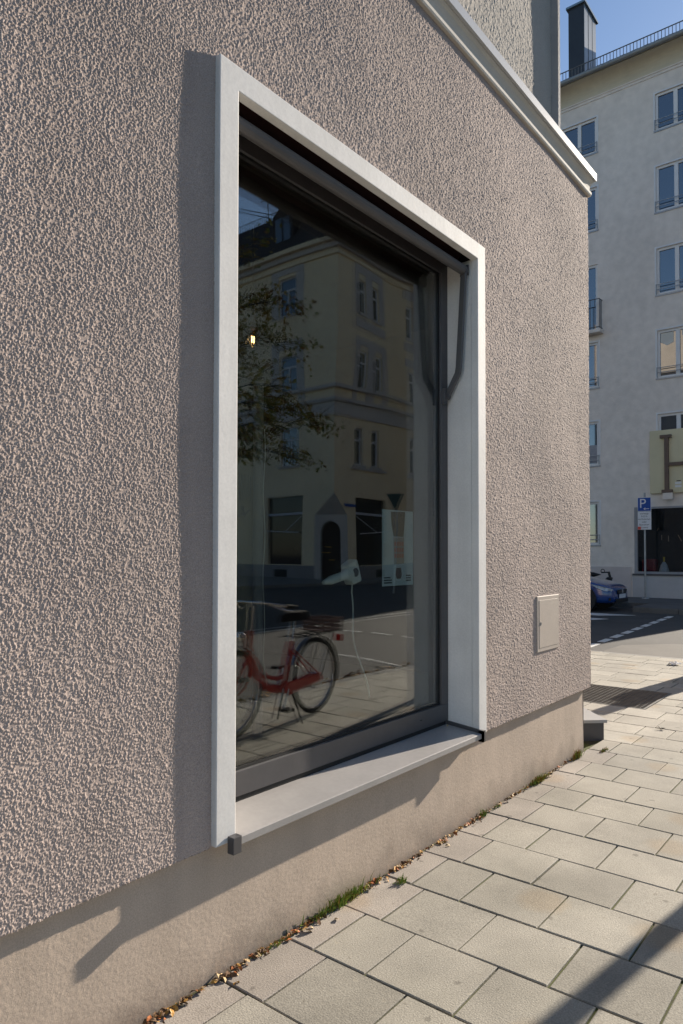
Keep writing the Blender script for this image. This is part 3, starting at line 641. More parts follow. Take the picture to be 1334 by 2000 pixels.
# darker base course, left of the shop
MB().box((FX - .03, 6.72, .05), (FX + .01, YB, 1.015)).build('base_course', M_farp, fb_, bevel=.008, seg=1)
MB().box((FX - .02, YA, .05), (FX + .01, 6.68, .765)).build('base_course', pmat('pale_shop_base', (.47, .46, .455), .85, .06, 2), fb_)
def far_window(y0, y1, b0, t0, kd):
    fr = MB(); xf0, xf1 = FX + .045, FX + .115; w = .075
    fr.box((xf0, y0, b0), (xf1, y1, b0 + w)); fr.box((xf0, y0, t0 - w), (xf1, y1, t0)); fr.box((xf0, y0, b0 + w), (xf1, y0 + w, t0 - w)); fr.box((xf0, y1 - w, b0 + w), (xf1, y1, t0 - w))
    ym = (y0 + y1) / 2; fr.box((xf0 - .006, ym - .06, b0 + w), (xf1, ym + .06, t0 - w))
    f0 = fr.build('window', M_fwhite, fb_)
    for (a, b) in ((y0 + w, ym - .06), (ym + .06, y1 - w)): MB().box((FX + .08, a, b0 + w), (FX + .10, b, t0 - w)).build('pane', M_pane, f0)
    if kd == 'win':
        tr = MB(); tr.box((FX - .025, y0 - .05, b0 - .05), (FX + .06, y1 + .05, b0)); tr.build('sill', M_steel, f0)
        ar_ = MB(); t_ = .035
        ar_.box((FX - .012, y0 - .055, b0), (FX + .002, y0, t0 + .055)); ar_.box((FX - .012, y1, b0), (FX + .002, y1 + .055, t0 + .055)); ar_.box((FX - .012, y0, t0), (FX + .002, y1, t0 + .055)); ar_.build('architrave', M_fwhite, f0)
        rl = MB()
        for z in (b0 + .17, b0 + .32): rl.tube([(FX - .03, y0 - .01, z), (FX - .03, y1 + .01, z)], .013, 6)
        for y in (y0 - .01, y1 + .01): rl.tube([(FX - .03, y, b0 + .02), (FX - .03, y, b0 + .34)], .015, 6)
        rl.build('guard_rail', M_steel, f0)
    else:
        bs = MB(); bs.box((FX - .32, y0 - .18, b0 - .11), (FX, y1 + .18, b0)); bs.build('balcony_slab', M_far, f0)
        rl = MB()
        for z in (b0 + .06, b0 + .98):
            rl.tube([(FX - .02, y0 - .15, z), (FX - .29, y0 - .15, z), (FX - .29, y1 + .15, z), (FX - .02, y1 + .15, z)], .016, 6)
        y = y0 - .15
        while y < y1 + .16: rl.tube([(FX - .29, y, b0), (FX - .29, y, b0 + .98)], .011, 5); y += .15
        for x in (FX - .1, FX - .2): rl.tube([(x, y0 - .15, b0), (x, y0 - .15, b0 + .98)], .011, 5)
        rl.build('balcony_railing', M_anth, f0)
for w_ in wins: far_window(*w_)
# white curtain shapes behind some panes
M_cur = pmat('net_curtain', (.60, .58, .52), .9, .05)
def curtain(y0, y1, z0, z1, nm='curtain'): MB().prism([(FX + .072, y0, z1), (FX + .072, y1, z1), (FX + .072, y1, z0 + .12), (FX + .072, (y0 + y1) / 2, z0), (FX + .072, y0, z0 + .08)], (.004, 0, 0)).build(nm, M_cur, fb_)
curtain(5.42, 5.80, 7.92, 8.32); curtain(4.80, 5.18, 8.05, 8.32); curtain(8.02, 8.22, 7.95, 8.33)
MB().box((FX + .072, 7.80, 4.42), (FX + .076, 8.22, 5.02)).build('window_blind', pmat('grey_blind', (.30, .30, .32), .8, .1, 10), fb_)
# string lines, cove, gutter, roof
for z in (16.50, 16.60): MB().box((FX - .025, YA, z), (FX + .01, YB, z + .03)).build('string_course', M_far, fb_)
m = MB(); P = []
for k in range(9):
    t = k / 8 * math.pi / 2; P.append((FX - .46 * (1 - math.cos(t)), 16.68 + .42 * math.sin(t)))
P = [(FX, 16.66)] + P[1:] + [(FX - .46, 17.14), (FX + .2, 17.14)]
m.prism([(x, YA - .4, z) for x, z in P], (0, YB - YA + .8, 0)); m.build('eaves_cove', M_cove, fb_)
m = MB(); gp = [(FX - .47 - .075 + .075 * math.cos(a), 17.17 + .085 * math.sin(a)) for a in [math.pi + math.pi * k / 8 for k in range(9)]] + [(FX - .47, 17.20), (FX - .62, 17.20)]
m.prism([(x, YA - .45, z) for x, z in gp], (0, YB - YA + .9, 0)); m.build('gutter', pmat('zinc_gutter', (.22, .235, .24), .5, .1, 5, metal=.5), fb_)
M_tile = pmat('dark_red_roof_tile', (.10, .042, .035), .8, .2, 6, fine=.2, fscale=20)
m = MB(); rx0, rz0 = FX - .52, 17.20; rx1, rz1 = FX + 5.5, 21.0
m.add([(rx0, YA - .4, rz0), (rx0, YB, rz0), (rx1, YB, rz1), (rx1, YA - .4, rz1), (FX + 11.5, YA - .4, rz0), (FX + 11.5, YB, rz0)], [(0, 1, 2, 3), (3, 2, 5, 4), (0, 3, 4), (1, 5, 2)])
roof = m.build('roof', M_tile, fb_)
sg = MB(); sx, sz = FX - .15, 17.45
for z in (.05, .33): sg.box((sx - .012, YA - .3, sz + z), (sx + .012, YB, sz + z + .025))
stuff(sg.build('snow_guard', M_gr, roof))
sb = MB(); y = YA - .3
while y < 12: sb.box((sx - .008, y, sz + .075), (sx + .008, y + .018, sz + .33)); y += .105
stuff(sb.build('snow_guard_bars', M_gr, roof))
for k in range(26):       # few lifted tiles at the eaves line
    yy = 4.3 + k * .18; MB().box((rx0 + .02, yy, rz0 + .015), (rx0 + .36, yy + .165, rz0 + .075 + .02 * (k % 2))).build('roof_tile', M_tile, roof)
# clad chimney
ch = MB().box((24.2, 8.478, 17.2), (25.41, 9.028, 20.80)).build('chimney', pmat('dark_slate_cladding', (.030, .036, .045), .5, .1, 2), roof)
for x in (24.2, 24.62, 25.03): MB().box((x + .01, 8.462, 17.6), (x + .365, 8.4775, 20.79)).build('cladding_sheet', pmat('sunlit_cladding', (.22, .25, .27), .4, .1, 2, metal=.3), ch)  # paler sheets put the sunlit look of this side into colour
MB().box((24.12, 8.40, 20.802), (25.5, 9.09, 20.875)).build('chimney_cap', pmat('blue_zinc_cap', (.20, .27, .31), .4, .1, 2, metal=.4), ch)
# shop window
m = MB(); w = .09; (a, b, c, d) = shop; xf0, xf1 = FX + .0, FX + .10
m.box((xf0 - .02, a, c), (xf1, b, c + .07)); m.box((xf0, a, d - .06), (xf1, b, d)); m.box((xf0, b - w, c + .07), (xf1, b, d - .06)); m.box((xf0, a, c + .07), (xf1, a + w, d - .06)); m.box((xf0 + .02, 4.3, c + .07), (xf1, 4.38, d - .06))
sf = m.build('shop_window', pmat('grey_shop_frame', (.27, .275, .29), .5, .06), fb_)
M_shopglass = glass_mat('shop_glass', (.75, .78, .80), .06)
for (p, q) in ((a + w, 4.3), (4.38, b - w)): MB().box((FX + .05, p, c + .07), (FX + .056, q, d - .06)).build('pane', M_shopglass, sf)
m = MB(); m.box((FX - .06, a, c - .05), (FX + .02, b + .05, c)); m.build('sill', M_anth, sf)
m = MB(); wall_holes(m, (FX + .12, a, .3), (0, 1, 0), (0, 0, 1), b - a, 2.8, [(0.02, b - a - .02, .55, 2.55)], .02, (-1, 0, 0)); m.quad((FX + 3, a, .3), (FX + 3, b, .3), (FX + 3, b, 3.1), (FX + 3, a, 3.1)); m.quad((FX + .12, a, .84), (FX + 3, a, .84), (FX + 3, b, .84), (FX + .12, b, .84)); m.quad((FX + .12, a, 3.1), (FX + 3, a, 3.1), (FX + 3, b, 3.1), (FX + .12, b, 3.1)); m.quad((FX + .12, a, .3), (FX + 3, a, .3), (FX + 3, a, 3.1), (FX + .12, a, 3.1)); m.quad((FX + .12, b, .3), (FX + 3, b, .3), (FX + 3, b, 3.1), (FX + .12, b, 3.1))
m.build('shop_interior', pmat('dark_shop_room', (.045, .05, .06), .9, .2), fb_)
rb = MB().box((FX + .5, 6.13, .845), (FX + .9, 6.55, 1.26)).build('red_box', pmat('dark_red_lacquer', (.30, .03, .04), .5, .1), bevel=.05); tag(rb, 'dark red rounded box on display in the far shop window', 'box')
cv = thing('white_vase', 'white cone vase with a yellow neck in the far shop window', 'vase', (FX + .63, 5.9, .845))
m = MB(); m.lathe([(.0, 0), (.15, 0), (.145, .05), (.10, .22), (.045, .31), (.03, .325)], (FX + .63, 5.90, .845), 20); m.build('body', pmat('white_ceramic', (.62, .64, .64), .4, .03), cv, smooth=True)
m = MB(); m.tube([(FX + .63, 5.90, 1.16), (FX + .63, 5.90, 1.33)], .03, 12); m.build('neck', pmat('yellow_glaze', (.70, .48, .05), .4, .05), cv)
ft = thing('hanging_tools', 'thin pale rods hanging in the far shop window', 'rods', (FX + .5, 5.6, 1.9))
for i, (y, z, l, tl) in enumerate(((5.93, 2.02, .16, 0), (5.73, 2.0, .18, 0), (5.45, 2.02, .20, -.1), (6.02, 2.25, .09, .05))):
    MB().tube([(FX + .5, y, z), (FX + .5, y + tl, z - l)], .012, 8).build('rod', pmat('brass_rod', (.55, .36, .24), .4, .1), ft)
# company board with steel letter
sg_ = thing('shop_sign', 'olive yellow shop board with a large brown steel letter H', 'sign', (FX - .1, 5.0, 3.3))
MB().box((FX - .10, 3.9, 3.30), (FX - .02, 6.11, 5.26)).build('board', pmat('olive_yellow_board', (.58, .525, .35), .7, .06, 1.5), sg_, bevel=.006)
M_let = pmat('rust_brown_letter', (.125, .085, .065), .6, .12, 6)
m = MB(); lx0, lx1 = FX - .19, FX - .102
m.box((lx0, 5.545, 3.40), (lx1, 5.665, 5.00)); m.box((lx0 - .012, 5.465, 5.0005), (lx1, 5.79, 5.09)); m.box((lx0 - .012, 5.44, 3.31), (lx1, 5.75, 3.3995)); m.box((lx0 + .004, 4.50, 4.13), (lx1, 5.5445, 4.23)); m.box((lx0, 4.38, 3.40), (lx1, 4.4995, 5.0)); m.box((lx0 - .012, 4.27, 5.0005), (lx1, 4.61, 5.09)); m.box((lx0 - .012, 4.27, 3.31), (lx1, 4.61, 3.3995)); m.build('letter', M_let, sg_)
m = MB(); m.box((FX - .19, 5.44, 3.10), (FX - .12, 5.72, 3.30)); m.build('letter_bracket', M_far, sg_)
for z in (3.60, 3.50): MB().box((FX - .108, 5.20, z - .04), (FX - .101, 5.38, z + .025)).build('notice', M_fwhite, sg_)
MB().box((FX - .107, 5.22, 3.645), (FX - .101, 5.34, 3.672)).build('notice_text', M_ink, sg_)

# ------------------------------------------------------------------ parking sign
ps = thing('parking_sign', 'blue parking sign with white notice plate on a grey post', 'sign', (22.55, 6.13, .055))
sxp, syp = 22.55, 6.13
MB().tube([(sxp, syp, .055), (sxp, syp, 3.30)], .030, 12).build('post', M_steel, ps, smooth=True)
MB().lathe([(.0, 0), (.11, 0), (.10, .03), (.04, .06)], (sxp, syp, .055), 14).build('foot', M_steel, ps)
M_blue = pmat('sign_blue', (.010, .065, .30), .45, .04); M_sw = pmat('sign_white', (.66, .66, .68), .5, .03)
# plates face the camera (-x)
fm = lambda y, z, x=sxp - .062: Matrix.Translation((x, y, z)) @ Matrix.Rotation(R(-90), 4, 'Z') @ Matrix.Rotation(R(90), 4, 'X')
pb = MB().box((sxp - .055, syp - .20, 2.725), (sxp - .045, syp + .195, 3.155)).build('plate', M_sw, ps)
MB().box((sxp - .058, syp - .187, 2.738), (sxp - .0552, syp + .182, 3.142)).build('blue_field', M_blue, pb)
text_mesh('P', .40, 'letter_p', M_sw, pb, fm(syp + .045, 2.955), extrude=.001)
ar_ = MB(); ax = sxp - .0595
ar_.box((ax - .001, syp - .145, 2.795), (ax, syp + .005, 2.811)); ar_.prism([(ax, syp + .025, 2.803), (ax, syp - .035, 2.843), (ax, syp - .035, 2.823), (ax, syp - .002, 2.803)], (-.001, 0, 0)); ar_.prism([(ax, syp + .025, 2.803), (ax, syp - .002, 2.803), (ax, syp - .035, 2.783), (ax, syp - .035, 2.763)], (-.001, 0, 0)); ar_.build('arrow', M_sw, pb)
pw = MB().box((sxp - .055, syp - .20, 2.165), (sxp - .045, syp + .195, 2.717)).build('notice_plate', M_sw, ps)
for i, t in enumerate(('werktags', '9-23 h', 'mit Parkschein', 'oder', 'Bewohner', '(Lizenz)')):
    text_mesh(t, .070 if i != 2 else .060, 'notice_line', M_ink, pw, fm(syp, 2.655 - i * .085, sxp - .057), extrude=.0008)
MB().box((sxp - .058, syp + .10, 2.17), (sxp - .0555, syp + .19, 2.26)).build('red_sticker', M_red, pw)

# ------------------------------------------------------------------ blue hatchback in the parking bay
car = thing('parked_car', 'dark blue hatchback parked by the far kerb, only its nose showing', 'car', (19.2, 7.87, Z_ROAD), rz=R(-90), local=True)
M_paint = pmat('blue_car_paint', (.008, .045, .20), .25, .05, 2, coat=1., spec=.5)
M_gls = pmat('car_glass', (.01, .012, .016), .04, .1, spec=.8)
stn = [(2.05, .50, .26, .50, .54), (2.02, .64, .23, .56, .62), (1.93, .76, .20, .635, .70), (1.75, .83, .19, .70, .765), (1.45, .865, .19, .755, .83), (1.0, .88, .19, .83, .91), (.9, .88, .19, .86, .93), (0, .885, .19, .90, .93), (-1.0, .885, .19, .93, .95), (-1.7, .86, .20, .95, .97), (-1.95, .80, .24, .90, .93), (-2.03, .70, .30, .80, .84)]
m = MB(); sec = []
for (x, w, zb, zs_, zt) in stn:
    h = [(0, zb), (w * .86, zb), (w * .98, zb + .08), (w, zb + (zs_ - zb) * .45), (w * .985, zb + (zs_ - zb) * .8), (w * .93, zs_), (w * .80, zs_ + (zt - zs_) * .6), (w * .4, zt - .005), (0, zt)]
    ring = [(x, -y, z) for y, z in h] + [(x, y, z) for y, z in h[-2:0:-1]]
    sec.append(ring)
n = len(sec[0])
m.add([p for r_ in sec for p in r_], [(i * n + k, i * n + (k + 1) % n, (i + 1) * n + (k + 1) % n, (i + 1) * n + k) for i in range(len(sec) - 1) for k in range(n)] + [tuple(range(n - 1, -1, -1)), tuple((len(sec) - 1) * n + k for k in range(n))])
body = m.build('body', M_paint, car, smooth=True); md = body.modifiers.new('s', 'SUBSURF'); md.levels = md.render_levels = 2
m = MB(); cs = []
for (x, w, z) in ((.98, .80, .90), (.35, .62, 1.34), (-.1, .60, 1.43), (-1.0, .59, 1.42), (-1.55, .57, 1.28), (-1.85, .66, .95)): cs.append([(x, -w, z), (x, -w * .5, z + .03), (x, w * .5, z + .03), (x, w, z)])
lo = [[(x, -.80, .90), (x, .80, .90)] for x in (.98, .35, -.1, -1.0, -1.55, -1.85)]
vsx = []; 
for a_, b_ in zip(cs, lo): vsx += a_ + b_
q = 6; fsx = []
for i in range(5): fsx += [(i * q, (i + 1) * q, (i + 1) * q + 1, i * q + 1), (i * q + 1, (i + 1) * q + 1, (i + 1) * q + 2, i * q + 2), (i * q + 2, (i + 1) * q + 2, (i + 1) * q + 3, i * q + 3), (i * q + 4, (i + 1) * q + 4, (i + 1) * q, i * q), (i * q + 3, (i + 1) * q + 3, (i + 1) * q + 5, i * q + 5)]
m.add(vsx, fsx); m.build('greenhouse', M_gls, car, smooth=True)
m = MB(); rf_ = [(.30, .60, 1.375), (-.1, .585, 1.468), (-1.0, .575, 1.458), (-1.5, .55, 1.325)]
m.add([p for (x, w, z) in rf_ for p in ((x, -w, z - .01), (x, 0, z + .03), (x, w, z - .01))], [(i * 3 + k, i * 3 + k + 1, (i + 1) * 3 + k + 1, (i + 1) * 3 + k) for i in range(3) for k in range(2)]); m.build('roof_panel', M_paint, car, smooth=True)
M_lamp = pmat('headlamp_lens', (.45, .50, .55), .08, .4, 18, spec=.8); M_plast = pmat('black_grille_plastic', (.014, .014, .016), .5, .1)
for s_ in (-1, 1):
    h = MB(); h.prism([(2.0, s_ * .50, .565), (1.95, s_ * .66, .605), (1.78, s_ * .80, .665), (1.52, s_ * .862, .715), (1.66, s_ * .845, .625), (1.85, s_ * .775, .545), (1.98, s_ * .62, .515)], (.02, s_ * .02, .005)); h.build('headlight', M_lamp, car, bevel=.006)
    fg = MB(); fg.box((1.93, s_ * .56, .30), (1.985, s_ * .72, .37)); fg.build('fog_lamp', M_plast, car)
    mi_ = MB(); mi_.box((.62, s_ * .88, .93), (.80, s_ * 1.02, 1.06)); mi_.build('mirror', M_paint, car, bevel=.03)
g_ = MB(); g_.prism([(2.052, -.42, .565), (2.058, -.33, .455), (2.058, .33, .455), (2.052, .42, .565)], (.012, 0, .004)); gr_ = g_.build('grille', M_plast, car)
eb = MB(); eb.tube([(2.066, 0, .515), (2.078, 0, .515)], .048, 16); eb.build('badge', M_chrome, gr_)
g_ = MB(); g_.box((2.045, -.50, .225), (2.068, .50, .33)); g_.build('lower_grille', M_plast, car, bevel=.01)
pn = MB().box((2.066, -.26, .345), (2.074, .26, .45)).build('number_plate', M_sw, car)
for wx in (1.32, -1.25):
    for s_ in (-1, 1):
        w_ = MB(); w_.torus((wx, s_ * .80, .31), 'y', .245, .068, 26, 8, sx=1.3); wh = w_.build('tyre', M_black, car, smooth=True)
        d_ = MB(); d_.tube([(wx, s_ * .78, .31), (wx, s_ * .86, .31)], .19, 20); d_.build('rim', M_steel, wh)
        ac = MB(); ac.tube([(wx, s_ * .70, .33), (wx, s_ * .883, .33)], .345, 24); ac.build('wheel_arch', M_plast, car)

# scooter behind the car
mo = thing('motor_scooter', 'dark parked motor scooter against the far wall behind the blue car', 'scooter', (21.9, 8.1, .055))
n_before = set(bpy.data.objects)
m = MB()
m.prism([(21.78, 6.75, .78), (21.78, 7.0, .85), (21.78, 7.9, .86), (21.78, 8.3, .80), (21.78, 8.3, .66), (21.78, 7.2, .64)], (.24, 0, 0)); m.build('seat', M_black, mo, bevel=.05)
m = MB(); m.prism([(21.8, 7.1, .64), (21.8, 8.2, .66), (21.8, 8.1, .35), (21.8, 7.3, .30), (21.8, 6.6, .30), (21.8, 6.4, .70), (21.8, 6.55, .72), (21.8, 6.8, .42)], (.2, 0, 0)); m.build('body', M_plast, mo, bevel=.04)
m = MB(); m.tube([(21.55, 6.62, .86), (21.9, 6.5, .86), (22.25, 6.62, .86)], .02, 8); m.tube([(21.9, 6.45, .60), (21.9, 6.52, .86)], .04, 8); m.build('handlebar', M_plast, mo)
m = MB(); m.torus((0, 0, 0), 'y', .055, .012, 18, 6); o_ = m.build('mirror', M_plast, mo); o_.data.transform(Matrix.Translation((21.6, 6.6, .90)) @ Matrix.Rotation(R(90), 4, 'Z'))
for y in (6.35, 8.0):
    m = MB(); m.torus((0, 0, 0), 'y', .19, .055, 22, 8); o_ = m.build('wheel', M_black, mo, smooth=True); o_.data.transform(Matrix.Translation((21.9, y, .30)) @ Matrix.Rotation(R(90), 4, 'Z'))

for o_ in set(bpy.data.objects) - n_before: o_.data.transform(Matrix.Translation((0, .5, 0)))

# ================================================================== ACROSS THE STREET (seen in the glass)
yb = thing('yellow_building', 'ochre corner house with grey trim and dark roof, mirrored in the shop window', 'building', (29.5, -20.08, 0))
M_yel = pmat('ochre_render', (.74, .60, .41), .9, .06, .4, fine=.05, fscale=4)
M_lil = pmat('grey_stucco_trim', (.50, .455, .42), .85, .06, 1, fine=.05, fscale=8)
CX, CY = 29.5, -20.08
ZT = 18.7
M_ybase = pmat('grey_base_stone', (.24, .22, .22), .85, .1, 1)
Lw = [(22.92, 24.35, 15.1, 17.4), (22.92, 24.35, 10.75, 12.8), (22.92, 24.35, 6.55, 8.8)]      # distance south along the west face
Rw = [(x0, x1, b, t) for (x0, x1) in ((31.4, 32.13), (32.93, 33.6), (36.75, 37.46)) for (b, t) in ((15.05, 17.08), (10.78, 12.85), (6.55, 8.7))]
Lsh = (22.46, 25.35, .80, 4.75); Rsh = (31.37, 34.13, .78, 4.62)
CL, CRr = 1.42, 1.10                          # chamfer cuts on the two faces
m = MB()
hol = [(a - 20.08, b - 20.08, c, d) for a, b, c, d in Lw + [Lsh]]
sk_ = lambda cut: (lambda u, v: u < cut and v < 4.75)
wall_holes(m, (CX, CY, 0), (0, -1, 0), (0, 0, 1), 16, ZT, hol + [(0, CL, 0, 4.75)], .0, (1, 0, 0))
wall_holes(m, (CX, CY, 0), (1, 0, 0), (0, 0, 1), 30, ZT, [(a - CX, b - CX, c, d) for a, b, c, d in Rw + [Rsh]] + [(0, CRr, 0, 4.75)], .0, (0, -1, 0))
for hh in hol: wall_holes(m, (CX, CY, 0), (0, -1, 0), (0, 0, 1), 0, 0, [hh], .22, (1, 0, 0))
for a, b, c, d in Rw + [Rsh]: wall_holes(m, (CX, CY, 0), (1, 0, 0), (0, 0, 1), 0, 0, [(a - CX, b - CX, c, d)], .22, (0, -1, 0))
m.add([(CX, CY - CL, 3.55), (CX, CY - CL, 4.75), (CX, CY, 4.75)], [(0, 1, 2)]); m.add([(CX + CRr, CY, 3.55), (CX + CRr, CY, 4.75), (CX, CY, 4.75)], [(0, 1, 2)])
m.quad((CX + 12, CY - 16, 0), (CX, CY - 16, 0), (CX, CY - 16, ZT), (CX + 12, CY - 16, ZT)); m.quad((CX + 30, CY, 0), (CX + 30, CY - 14, 0), (CX + 30, CY - 14, ZT), (CX + 30, CY, ZT))
m.build('wall', M_yel, yb)
# corner door bay under a pointed corbel
A, B = Vector((CX, CY - CL, 0)), Vector((CX + CRr, CY, 0)); dv = (B - A); ln = dv.length; dv.normalize(); nin = Vector((dv.y, -dv.x, 0)); 
if nin.dot(Vector((1, -1, 0))) < 0: nin = -nin
m = MB(); m.add([A + Vector((0, 0, 3.55)), B + Vector((0, 0, 3.55)), (CX, CY, 4.75)], [(0, 1, 2)])
hw, zs_ = .52, 2.55; mid = ln / 2
pts = [(mid - hw, 0)] + [(mid - hw * math.cos(math.pi * k / 12), zs_ + hw * 1.25 * math.sin(math.pi * k / 12)) for k in range(13)] + [(mid + hw, 0)]
P_ = lambda u, z, d=0.: A + dv * u + nin * d + Vector((0, 0, z))
m.quad(P_(0, 0), P_(mid - hw, 0), P_(mid - hw, 3.55), P_(0, 3.55)); m.quad(P_(mid + hw, 0), P_(ln, 0), P_(ln, 3.55), P_(mid + hw, 3.55))
for k in range(1, 13): m.quad(P_(*pts[k]), P_(*pts[k + 1]), P_(pts[k + 1][0], 3.55), P_(pts[k][0], 3.55))
for k in range(len(pts) - 1): m.quad(P_(*pts[k]), P_(*pts[k + 1]), P_(*pts[k + 1], .45), P_(*pts[k], .45))
m.build('door_surround', M_lil, yb)
m = MB(); m.add([P_(u, z, .45) for u, z in pts], [tuple(range(len(pts)))]); dr = m.build('door', pmat('dark_brown_door', (.035, .024, .02), .5, .2), yb)
for (u, z, w_) in ((mid - .12, 1.75, .35), (mid - .25, 1.45, .5), (mid + .05, 1.05, .3)): MB().prism([P_(u - w_ / 2, z, .44), P_(u + w_ / 2, z, .44), P_(u + w_ / 2, z + .05, .44), P_(u - w_ / 2, z + .05, .44)], nin * -.01).build('warm_reflection_strip', pmat('amber_reflection', (.45, .26, .04), .3, .1), dr)  # warm reflections on the door painted as amber strips
# grey field between the window pairs, windows with frames
def ybox(nm, face, a, b, z0, z1, d0, d1, mat, par):
    """box on face: a,b along it, d0..d1 outward offsets"""
    if face == 'L': return MB().box((CX - d1, -a, z0), (CX - d0, -b, z1)).build(nm, mat, par)
    return MB().box((a, CY + d0, z0), (b, CY + d1, z1)).build(nm, mat, par)
def ywin(face, a, b, z0, z1, two=False):
    w = .09; m = MB(); D0, D1 = -.20, -.12
    def bx(p, q, r0, r1, e0=D0, e1=D1):
        if face == 'L': m.box((CX - e1, -p, r0), (CX - e0, -q, r1))
        else: m.box((p, CY + e0, r0), (q, CY + e1, r1))
    bx(a, b, z0, z0 + w); bx(a, b, z1 - w, z1); bx(a, a + w, z0 + w, z1 - w); bx(b - w, b, z0 + w, z1 - w); zt = z0 + (z1 - z0) * .68; bx(a + w, b - w, zt - .05, zt + .05, D0, D1 + .02)
    if two: bx((a + b) / 2 - .05, (a + b) / 2 + .05, z0 + w, zt - .05)
    f = m.build('window', pmat('white_sash_paint', (.60, .59, .60), .5, .04), yb)
    for (r0, r1) in ((z0 + w, zt - .05), (zt + .05, z1 - w)): ybox('pane', face, a + w, b - w, r0, r1, -.19, -.17, M_pane, f)
    ybox('sill', face, a - .15, b + .15, z0 - .14, z0, -.02, .12, M_lil, f)
for a, b, c, d in Lw: ywin('L', a, b, c, d, True)
for a, b, c, d in Rw: ywin('R', a, b, c, d)
for (z0, z1) in ((9.0, 13.15), (13.8, 17.6)):
    ybox('stucco_panel', 'R', 32.16, 32.90, z0 + 1.2, z1, .0, .035, M_lil, yb); ybox('stucco_panel', 'R', 31.0, 31.37, z0 + 1.2, z1, .0, .035, M_lil, yb); ybox('stucco_panel', 'R', 33.63, 34.2, z0 + 1.2, z1, .0, .035, M_lil, yb)
    ybox('stucco_panel', 'L', 22.3, 22.9, z0 + 1.2, z1, .0, .035, M_lil, yb); ybox('stucco_panel', 'L', 24.38, 25.0, z0 + 1.2, z1, .0, .035, M_lil, yb)
for (x0, x1) in ((31.0, 34.2), (36.4, 37.8)):
    for z in (17.45, 13.15): ybox('stucco_panel', 'R', x0, x1, z, z + .5, .0, .05, M_lil, yb)
    ybox('stucco_panel', 'R', x0, x1, 14.2, 14.75, .0, .06, M_lil, yb); ybox('sill_band', 'R', x0, x1, 6.25, 6.38, .0, .14, M_lil, yb)
ybox('stucco_panel', 'L', 22.3, 25.0, 17.6, 18.0, .0, .05, M_lil, yb); ybox('stucco_panel', 'L', 22.3, 25.0, 13.1, 13.6, .0, .05, M_lil, yb)
for (z0, z1, d, mt) in ((10.6, 10.78, .22, M_lil), (9.90, 10.08, .26, M_lil), (9.15, 9.88, .10, M_lil), (17.95, 18.3, .12, M_yel), (18.3, 18.6, .30, M_lil), (18.6, 18.85, .55, M_yel)):
    m = MB(); m.box((CX - d, CY - 16, z0), (CX + .01, CY + d, z1)); m.box((CX + .01, CY - .01, z0), (CX + 30, CY + d, z1)); m.build('string_course', mt, yb)
m = MB(); m.box((CX - .06, -Lsh[0] + CL * 0 - 13.6, 0), (CX + .02, CY - CL, .76)); m.build('base_course', M_ybase, yb)
m = MB(); m.box((CX + CRr, CY - .02, 0), (CX + 30, CY + .06, .75)); m.build('base_course', M_ybase, yb)
ybox('cellar_vent', 'L', 23.64, 24.74, .08, .5, .05, .07, M_black, yb); ybox('cellar_vent', 'R', 33.2, 34.1, .08, .5, .05, .07, M_black, yb)
for face, (a, b, z0, z1) in (('L', Lsh), ('R', Rsh)):
    s_ = ybox('shop_window', face, a, b, z0, z1, -.22, -.20, pmat('dark_shop_glass', (.016, .017, .022), .05, .2, .6, spec=.6), yb)
    ybox('transom', face, a, b, z0 + 2.85, z0 + 2.98, -.19, -.06, pmat('pale_transom', (.45, .45, .50), .6, .05), s_)
    m = MB()
    if face == 'R': m.tube([(a + .05, CY + .25, z0 + 1.75), (b - .05, CY + .25, z0 + 1.95)], .03, 8); m.tube([(a + .1, CY - .05, z0 + 2.75), (a + 1.6, CY + .25, z0 + 1.85)], .02, 8)
    else: m.tube([(CX - .25, -a - .05, z0 + 1.80), (CX - .25, -b + .05, z0 + 1.95)], .03, 8); m.tube([(CX + .05, -a - .1, z0 + 2.75), (CX - .25, -a - 1.2, z0 + 1.85)], .02, 8)
    m.build('folded_awning_rod', pmat('pale_rod', (.5, .5, .52), .5, .05), s_)
ns = MB().box((30.34, CY + .04, 4.02), (31.32, CY + .06, 4.18)).build('street_name_plate', M_blue, yb)
# roof, dormer, ridge fence
m = MB(); e = .5; X2, Y2 = CX + 30, CY - 16
b0 = [(CX - e, CY + e, 18.85), (X2, CY + e, 18.85), (X2, Y2, 18.85), (CX - e, Y2, 18.85)]; t0 = [(CX + 1.6, CY - 1.6, 22.3), (X2, CY - 1.6, 22.3), (X2, Y2, 22.3), (CX + 1.6, Y2, 22.3)]
m.add(b0 + t0 + [(CX + 7, CY - 7, 24.2), (X2, CY - 7, 24.2), (CX + 7, Y2, 24.2)], [(0, 1, 5, 4), (3, 0, 4, 7), (4, 5, 9, 8), (7, 4, 8, 10), (2, 3, 7, 6), (1, 2, 6, 5)])
M_slate = pmat('dark_slate_roof', (.040, .030, .028), .75, .2, 2, fine=.2, fscale=8)
yr = m.build('roof', M_slate, yb)
m = MB(); m.prism([(CX + .1, -23.2, 19.3), (CX + .1, -24.95, 19.3), (CX + .1, -24.95, 21.4), (CX + .1, -24.07, 22.0), (CX + .1, -23.2, 21.4)], (2.2, 0, 0)); dm = m.build('dormer', M_slate, yr)
for (a, b) in ((23.45, 24.0), (24.15, 24.7)): MB().box((CX + .06, -b, 19.55), (CX + .098, -a, 21.2)).build('dormer_pane', M_pane, dm)
MB().box((CX + .0, -24.8, 19.42), (CX + .095, -23.35, 19.52)).build('dormer_sill', M_lil, dm)
